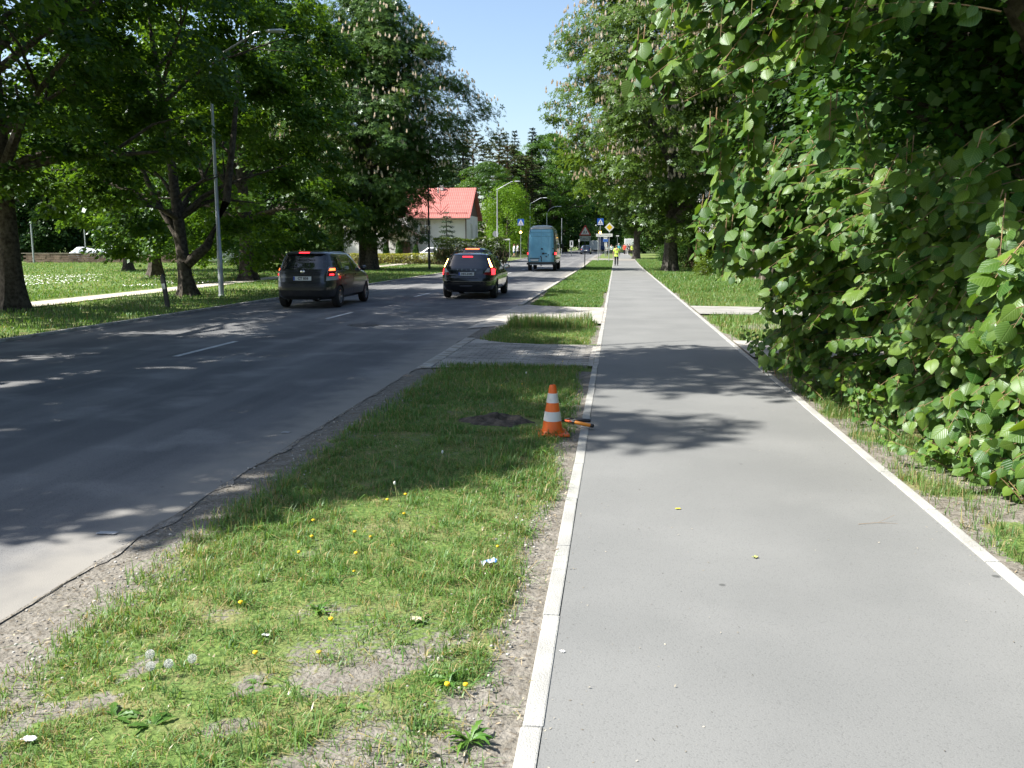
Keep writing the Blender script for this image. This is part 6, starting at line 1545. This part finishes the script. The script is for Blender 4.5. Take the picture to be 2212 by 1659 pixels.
def loppers():
    o = empty('loppers', (-.40, 8.5, .016), 0, 'orange-handled loppers lying across the left kerb beside the traffic cone', 'tool')
    blk = mat('lopper_steel', (.015, .016, .018), .4, (.03, .03, .032), 20, metal=.4); org = mat('grip_orange', (.75, .27, .015), .5, (.66, .22, .012), 12); red = mat('shaft_orange_red', (.70, .12, .03), .45, (.62, .10, .025), 12)
    o.scale = (.86,)*3; j = Vector((-.08, .06, .045))
    b = MB(); b.prism([(-.17, -.02), (-.13, .02), (-.06, .03), (.0, .012), (.0, -.012), (-.07, -.006), (-.12, -.03)], -.006, .006, Matrix.Translation(j)@Matrix.Rotation(R(70), 4, 'X')@Matrix.Rotation(R(10), 4, 'Y')); b.build('blade', blk, o)
    b = MB(); b.prism([(.0, .0), (.06, .035), (.11, .025), (.07, .012), (.03, -.012)], -.005, .005, Matrix.Translation(j+Vector((-.01, .02, .02)))@Matrix.Rotation(R(60), 4, 'X')); b.build('hook', blk, o)
    for k, (a, c, d) in enumerate((((-.08, .06, .05), (.02, -.05, .06), (.075, -.16, .052)), ((-.08, .06, .04), (.05, .0, .075), (.09, -.13, .075)))):
        b = MB(); b.tube([a, c], .013, 10); b.build('shaft', red if k == 0 else blk, o, True)
        e = Vector(c); f = Vector((c[0]+.20, c[1]-.10-.02*k, .055+.03*k-.012)) if k == 0 else Vector((c[0]+.16, c[1]-.02, .07))
        b = MB(); b.tube([e, e.lerp(f, .15), e.lerp(f, .9), f], [.017, .021, .021, .016], 12); gr = b.build('grip', org if k == 0 else blk, o, True)
        if k == 0:
            b = MB(); b.tube([f, f+(f-e).normalized()*.025], [.023, .022], 12); b.build('end_cap', blk, gr, True)
            b = MB(); b.tube([e-(f-e).normalized()*.02, e+(f-e).normalized()*.02], .0225, 12); b.build('collar', blk, gr, True)
            b = MB(); b.tube([Vector(a).lerp(e, .62), Vector(a).lerp(e, .74)], .0145, 10); b.build('shaft_band', blk, o, True)
loppers()
def soil_heap():
    xs = np.linspace(-1, 1, 34); X, Yv = np.meshgrid(xs, xs, indexing='ij'); r = np.sqrt(X**2+Yv**2)
    Z = .085*np.clip(1-r**2, 0, 1)*(.5+N1.fbm(X*5+3, Yv*5, 4))-.09*np.exp(-((X-.25)**2+(Yv+.15)**2)/.05)-.012*(r > .96)
    V = np.stack([X*.36*(1+.7*(N1(X*2.5+4, Yv*2.5)-.5)), Yv*.27*(1+.6*(N1(X*2+1, Yv*2+8)-.5)), Z], -1).reshape(-1, 3); i = (np.arange(33)[:, None]*34+np.arange(33)[None]).ravel()
    o = link('soil_heap', np_mesh('soil_heap', V, np.stack([i, i+34, i+35, i+1], -1), mats=[mat('dark_soil', (.04, .032, .025), .95, (.11, .09, .07), 18, 6, 1.0, 60)], smooth=True), None, (-1.14, 8.6, .012))
    tag(o, 'dark freshly dug soil left of the traffic cone', 'soil')
soil_heap()
def crumple(name, label, x, y, sx, sy, m, seed, z=.02, cat='litter', h=.02, rz=0):
    X, Y = from_px(x, y); n = 12; u = np.linspace(-.5, .5, n); U, Vv = np.meshgrid(u, u, indexing='ij'); nz = NoiseTab(seed, 32)
    Z = h*(nz.fbm(U*5+3, Vv*5, 3)); V = np.stack([U*sx*(1+.3*(nz(U*4, Vv*4)-.5)), Vv*sy, Z], -1).reshape(-1, 3); i = (np.arange(n-1)[:, None]*n+np.arange(n-1)[None]).ravel()
    V2 = V.copy(); V2[:, 2] -= .0015; N = n*n; q = np.stack([i, i+n, i+n+1, i+1], -1)
    o = link(name, np_mesh(name, np.concatenate([V, V2]), np.concatenate([q, q[:, ::-1]+N]), mats=[m]), None, (X, Y, z), (0, 0, rz)); tag(o, label, cat)
crumple('snack_wrapper', 'crumpled blue and white wrapper in the grass beside the kerb', 1056, 1234, .085, .05, mat('wrapper', (.62, .66, .72), .35, (.05, .20, .55), 26, 3, ramp=(.5, .56)), 71, .03, h=.05, rz=.5)
crumple('yellow_leaf', 'fallen yellow leaf lying on the middle of the path', 1464, 1104, .036, .018, mat('leaf_yellow', (.62, .52, .05), .7, (.5, .45, .05), 20), 72, .016, 'leaf', .006, .2)
crumple('green_leaf', 'fallen pale green leaf cluster on the near path', 1631, 1210, .03, .024, mat('leaf_green', (.30, .36, .10), .7, (.36, .34, .12), 30), 73, .016, 'leaf', .012, .8)
crumple('dry_leaf', 'pale dry leaf lying in the middle of the near verge grass', 900, 1358, .05, .035, mat('leaf_dry', (.50, .48, .30), .8, (.42, .36, .22), 20), 74, .035, 'leaf', .03)
crumple('paper_scrap', 'white paper scrap in the grass at the left of the verge', 575, 1388, .035, .02, M['white'], 75, .03, h=.015)
crumple('cigarette_pack', 'small white scrap at the bottom left of the verge', 63, 1618, .05, .025, M['white'], 76, .03, h=.02)
crumple('white_scrap', 'whitish flattened scrap on the shaded road near the left edge', 232, 1153, .12, .05, mat('road_scrap', (.42, .43, .44), .7, (.3, .3, .3), 20), 77, .006, h=.003)
crumple('white_scrap', 'small pale scrap on the road edge beside the verge shade', 617, 935, .07, .05, bpy.data.materials['road_scrap'], 78, .006, h=.003)
def paint_blob(x, y, s, lab, seed):
    rs = random.Random(seed); X, Y = from_px(x, y); mb = MB(); n = 18
    P = [(s*(.6+.4*rs.random()+(.5 if i % 4 == 0 else 0))*math.cos(2*math.pi*i/n), s*(.6+.4*rs.random()+(.5 if i % 3 == 0 else 0))*math.sin(2*math.pi*i/n)) for i in range(n)]
    mb.v = [(a, b, 0) for a, b in P]; mb.f = [tuple(range(n))]; return mb.build('paint_splash', M['white']), (X, Y)
for x, y, s, z, lab in ((1215, 1406, .012, .0165, 'white paint splash on the path edge beside the kerb'), (1148, 1546, .016, .0195, 'white paint splash on top of the near left kerb'), (1152, 1528, .006, .0195, 'small round white paint drop on the near left kerb')):
    o, (X, Y) = paint_blob(x, y, s, lab, int(x)); k = (EYE-z)/EYE; o.location = (X*k, Y*k, z); tag(o, lab, 'paint splash')
def twig(label, pts, r=.006):
    p0 = Vector(pts[0]); o = empty('dry_twig', tuple(p0), 0, label, 'twig'); mb = MB(); q = [Vector(p)-p0 for p in pts]
    mb.tube(q, [r, r*.8, r*.4], 6); mb.tube([q[1], q[1]+(q[2]-q[1])*.6+Vector((.05, .08, .03))], [r*.5, .001], 5); mb.build('stem', mat('dry_twig_bark', (.34, .25, .16), .9, (.24, .17, .11), 20) if 'dry_twig_bark' not in bpy.data.materials else bpy.data.materials['dry_twig_bark'], o, True)
twig('pale dry twig lying on the soil under the linden at the right edge', [(2.62, 5.75, .03), (2.85, 5.45, .05), (3.2, 5.2, .03)], .008)
twig('second thin dry twig near the right picture edge', [(2.5, 5.35, .03), (2.75, 5.2, .04), (3.1, 5.15, .03)], .005)
twig('thin stalk lying on the path near the right kerb', [(1.55, 5.62, .016), (1.68, 5.66, .018), (1.80, 5.66, .016)], .0018)
# ------------------------------------------------------------------ people
def skin_mesh(name, verts, edges, radii, m, root=0, sub=2):
    me = bpy.data.meshes.new(name); me.from_pydata([tuple(v) for v in verts], edges, []); o = bpy.data.objects.new('tmp_'+name, me); C.objects.link(o)
    s = o.modifiers.new('s', 'SKIN'); s.use_smooth_shade = True
    for i, r in enumerate(radii):
        d = me.skin_vertices[0].data[i]; d.radius = r if isinstance(r, tuple) else (r, r); d.use_root = (i == root)
    b = o.modifiers.new('b', 'SUBSURF'); b.levels = sub; b.render_levels = sub
    bpy.context.view_layer.update()
    out = bpy.data.meshes.new_from_object(o.evaluated_get(bpy.context.evaluated_depsgraph_get())); out.name = name
    bpy.data.objects.remove(o); bpy.data.meshes.remove(me); out.materials.clear(); out.materials.append(m); return out
def join(meshes, name, m):
    bm = bmesh.new()
    for q in meshes: bm.from_mesh(q)
    me = bpy.data.meshes.new(name); bm.to_mesh(me); bm.free(); me.materials.append(m)
    me.polygons.foreach_set('use_smooth', np.ones(len(me.polygons), bool)); return me
SKIN = mat('skin', (.52, .31, .22), .55, (.48, .28, .20), 8)
def person(label, loc, h=1.75, rz=0, shirt=(.5, .5, .5), trousers=(.03, .03, .035), shoes=(.05, .05, .05), hair=(.05, .03, .02), shorts=False, long_sleeve=True, coat=1.0, stride=.16, arms=(.10, -.08), lean=0, cap=None, belt=None, bag=None, shirt_m=None, elbow=.18):
    """front of the figure is +y before rz; built 1.75 m tall and scaled"""
    k = h/1.75; o = empty('person', loc, rz, label, 'person', None, k)
    J = {'pel': (0, 0, .96), 'wst': (0, .01+lean*.3, 1.10), 'chs': (0, lean*.8, 1.32), 'nck': (0, .01+lean, 1.49), 'hd0': (0, .025+lean*1.1, 1.56), 'hd1': (0, .03+lean*1.15, 1.64), 'top': (0, .02+lean*1.15, 1.73)}
    for s, sd, sg, af in ((-1, 'l', 1, arms[0]), (1, 'r', -1, arms[1])):
        st = stride*sg
        J['hip'+sd] = (s*.095, 0, .92); J['kne'+sd] = (s*.10, st*.62+.03, .50); J['ank'+sd] = (s*.10, st*1.1-.05, .09 if st > 0 else .11); J['toe'+sd] = (s*.115, st*1.1+.12, .045)
        J['sho'+sd] = (s*.19, lean*.95, 1.43); J['elb'+sd] = (s*.27, af*.6+lean*.9-.02, 1.15); J['wri'+sd] = (s*.28, af+elbow+lean*.8, .91+abs(elbow)*.35); J['pal'+sd] = (s*.275, af+elbow*1.25+lean*.8, .83+abs(elbow)*.42)
    names = list(J); V = [Vector(J[n]) for n in names]; ix = {n: i for i, n in enumerate(names)}
    E = [('pel', 'wst'), ('wst', 'chs'), ('chs', 'nck'), ('nck', 'hd0'), ('hd0', 'hd1'), ('hd1', 'top')]
    for sd in 'lr': E += [('pel', 'hip'+sd), ('hip'+sd, 'kne'+sd), ('kne'+sd, 'ank'+sd), ('ank'+sd, 'toe'+sd), ('chs', 'sho'+sd), ('sho'+sd, 'elb'+sd), ('elb'+sd, 'wri'+sd), ('wri'+sd, 'pal'+sd)]
    Rr = {'pel': (.145, .11), 'wst': (.13, .10), 'chs': (.155, .115), 'nck': .055, 'hd0': .07, 'hd1': .088, 'top': .055}
    for sd in 'lr': Rr.update({'hip'+sd: .088, 'kne'+sd: .056, 'ank'+sd: .038, 'toe'+sd: .034, 'sho'+sd: .062, 'elb'+sd: .042, 'wri'+sd: .028, 'pal'+sd: (.036, .022)})
    body = skin_mesh('body', V, [(ix[a], ix[b]) for a, b in E], [Rr[n] for n in names], SKIN, ix['pel'])
    # face and five-fingered hands joined into the one body mesh
    ex = MB(); hd = Vector(J['hd1'])
    ex.ball(hd+Vector((0, .095, -.02)), (.014, .02, .022), 8, 6); ex.ball(hd+Vector((0, .07, -.062)), (.026, .02, .009), 8, 6)
    for s in (-1, 1): ex.ball(hd+Vector((s*.086, -.0, -.01)), (.012, .022, .032), 8, 6); ex.ball(hd+Vector((s*.033, .08, .012)), (.014, .012, .010), 8, 6)
    for s, sd in ((-1, 'l'), (1, 'r')):
        p = Vector(J['pal'+sd]); d = (p-Vector(J['wri'+sd])).normalized(); fw = Vector((0, 1, 0)); inn = Vector((-s, 0, 0)); fw = (fw-d*fw.dot(d)).normalized()
        for f, L in enumerate((.070, .078, .072, .056)):
            b0 = p+fw*(.027-.018*f)+d*.015; b1 = b0+d*L*.55+inn*.006; b2 = b1+d*L*.42+inn*.020; ex.tube([b0, b1, b2], [.009, .0085, .0065], 6)
        t0 = p-d*.03+fw*.028; t1 = t0+(d*.55+fw*.75).normalized()*.035; ex.tube([t0, t1, t1+(d*.85+fw*.3+inn*.3).normalized()*.03], [.011, .010, .007], 6)
    link('body', join([body, ex.mesh('x', SKIN, True)], 'body', SKIN), o)
    sm_ = shirt_m or mat('cloth_top', shirt, .85, tuple(c*.82 for c in shirt), 9); tm_ = mat('cloth_legs', trousers, .85, tuple(c*.75+.004 for c in trousers), 9)
    # top
    hz = .93-.12*coat; Vt = [Vector((0, .0, hz)), Vector(J['pel']), Vector(J['wst']), Vector(J['chs']), Vector(J['nck'])-Vector((0, 0, .03))]; Et = [(0, 1), (1, 2), (2, 3), (3, 4)]; Rt = [(.175, .14), (.17, .135), (.155, .122), (.178, .135), .066]
    for sd in 'lr':
        i = len(Vt); Vt += [Vector(J['sho'+sd]), Vector(J['elb'+sd]) if long_sleeve else Vector(J['sho'+sd]).lerp(Vector(J['elb'+sd]), .8)]; Et += [(3, i), (i, i+1)]; Rt += [.074, .056 if long_sleeve else .066]
        if long_sleeve: Vt.append(Vector(J['elb'+sd]).lerp(Vector(J['wri'+sd]), .92)); Et.append((i+1, i+2)); Rt.append(.042)
    link('top', skin_mesh('top', Vt, Et, Rt, sm_, 1), o)
    # trousers
    Vp = [Vector((0, 0, 1.0)), Vector(J['pel'])-Vector((0, 0, .03))]; Ep = [(0, 1)]; Rp = [(.15, .118), (.158, .125)]
    for sd in 'lr':
        i = len(Vp); en = Vector(J['kne'+sd]) if shorts else Vector(J['ank'+sd])+Vector((0, .0, .0)); Vp += [Vector(J['hip'+sd])-Vector((0, 0, .03)), Vector(J['hip'+sd]).lerp(Vector(J['kne'+sd]), .55)]; Ep += [(1, i), (i, i+1)]; Rp += [.105, .09]
        if shorts: Vp.append(en+Vector((0, 0, .04))); Ep.append((i+1, i+2)); Rp.append(.085)
        else: Vp += [Vector(J['kne'+sd]), en]; Ep += [(i+1, i+2), (i+2, i+3)]; Rp += [.075, .068]
    link('trousers', skin_mesh('trousers', Vp, Ep, Rp, tm_, 1), o)
    for sd in 'lr':
        a = Vector(J['ank'+sd]); t = Vector(J['toe'+sd]); b = MB(); b.ball(a.lerp(t, .4)+Vector((0, 0, -.03)), (.05, .14, .05), 12, 8); b.ball(a+Vector((0, -.01, 0)), (.046, .06, .065), 10, 8); b.build('shoe', mat('shoe', shoes, .6, tuple(c*.8 for c in shoes), 9) if sd == 'l' else bpy.data.materials[[q.name for q in bpy.data.materials if q.name.startswith('shoe')][-1]], o, True)
    b = MB(); b.ball(hd+Vector((0, -.018, .028)), (.098, .102, .088), 14, 10); b.build('cap' if cap else 'hair', mat('headwear' if cap else 'hair', cap or hair, .8, tuple(c*.8 for c in (cap or hair)), 20), o, True)
    if cap: b = MB(); b.ball(hd+Vector((0, .09, .035)), (.07, .075, .012), 12, 6); b.build('cap_peak', bpy.data.materials[[q.name for q in bpy.data.materials if q.name.startswith('headwear')][-1]], o, True)
    if belt: b = MB(); b.lathe([(.168, -.02), (.172, 0), (.168, .02)], 20, Matrix.Translation((0, .005, 1.07))@Matrix.Diagonal((1, .82, 1, 1))); b.build('belt', mat('vest_band', belt, .5, tuple(c*.8 for c in belt), 9), o, True)
    if bag: b = MB(); b.ball((bag[0], bag[1], bag[2]), (.16, .11, .22), 12, 9); b.build('bag', mat('bag_cloth', bag[3], .8, tuple(c*.8 for c in bag[3]), 9), o, True)
    return o
hv = mat('hi_vis_yellow', (.62, .80, .12), .7, (.54, .72, .10), 6)
person('person in a yellow high-visibility vest and dark trousers walking away along the path', (.02, 80.6, gy(80.6)+.012), 1.80, 0, trousers=(.02, .021, .024), hair=(.12, .08, .05), long_sleeve=False, shirt_m=hv, stride=.12, arms=(-.02, .0), coat=1.0, belt=(.45, .5, .28), elbow=.06)
p = at(1349, 545, 145); person('person in a red jacket and dark trousers with white shoes at the path end', (p.x, 145, gy(145)+.012), 1.78, R(160), shirt=(.62, .06, .035), trousers=(.015, .015, .017), shoes=(.75, .75, .75), stride=.14, hair=(.45, .3, .22))
p = at(1354.5, 545, 146); person('person in a grey top with one pale leg beside the red-jacketed person', (p.x, 146, gy(146)+.012), 1.74, R(190), shirt=(.28, .25, .23), trousers=(.55, .55, .55), shoes=(.75, .75, .75), stride=.16)
p = at(1360, 545, 148); person('person in black carrying a white bag under the white-backed van', (p.x, 148, gy(148)+.012), 1.76, R(175), shirt=(.015, .015, .018), trousers=(.015, .015, .017), bag=(.24, .02, .8, (.7, .7, .7)))
p = at(1365.5, 545, 147); person('person in a lime yellow top next to the path-end tree trunk', (p.x, 147, gy(147)+.012), 1.66, R(180), shirt=(.50, .62, .08), trousers=(.02, .02, .022))
p = at(1336.5, 540, 150); person('person in a white cap and teal top partly hidden behind the walker', (p.x, 150, gy(150)+.012), 1.80, R(180), shirt=(.06, .42, .50), trousers=(.03, .03, .04), cap=(.8, .8, .78))
p = at(1311.5, 540, 128); person('person in white standing by the notice board under the bus stop sign', (p.x, 128, gy(128)+.012), 1.68, R(200), shirt=(.68, .68, .66), trousers=(.03, .03, .035), stride=.05)
p = at(1321, 540, 150); person('person in a pale top waiting behind the right post of the long name board', (p.x, 150, gy(150)+.012), 1.66, R(180), shirt=(.55, .62, .60), trousers=(.04, .05, .05), stride=.04)
p = at(1110.5, 545, 117); person('person in a white top and blue shorts strolling on the left roadside', (p.x, 117, gy(117)), 1.74, R(-60), shirt=(.75, .75, .77), trousers=(.12, .18, .42), shorts=True, hair=(.20, .03, .03), stride=.16)
p = at(1118, 545, 117.5); person('person in a white top and black trousers beside the one in blue shorts', (p.x, 117.5, gy(117.5)), 1.76, R(-60), shirt=(.70, .71, .75), trousers=(.012, .012, .015), long_sleeve=False, stride=.16)
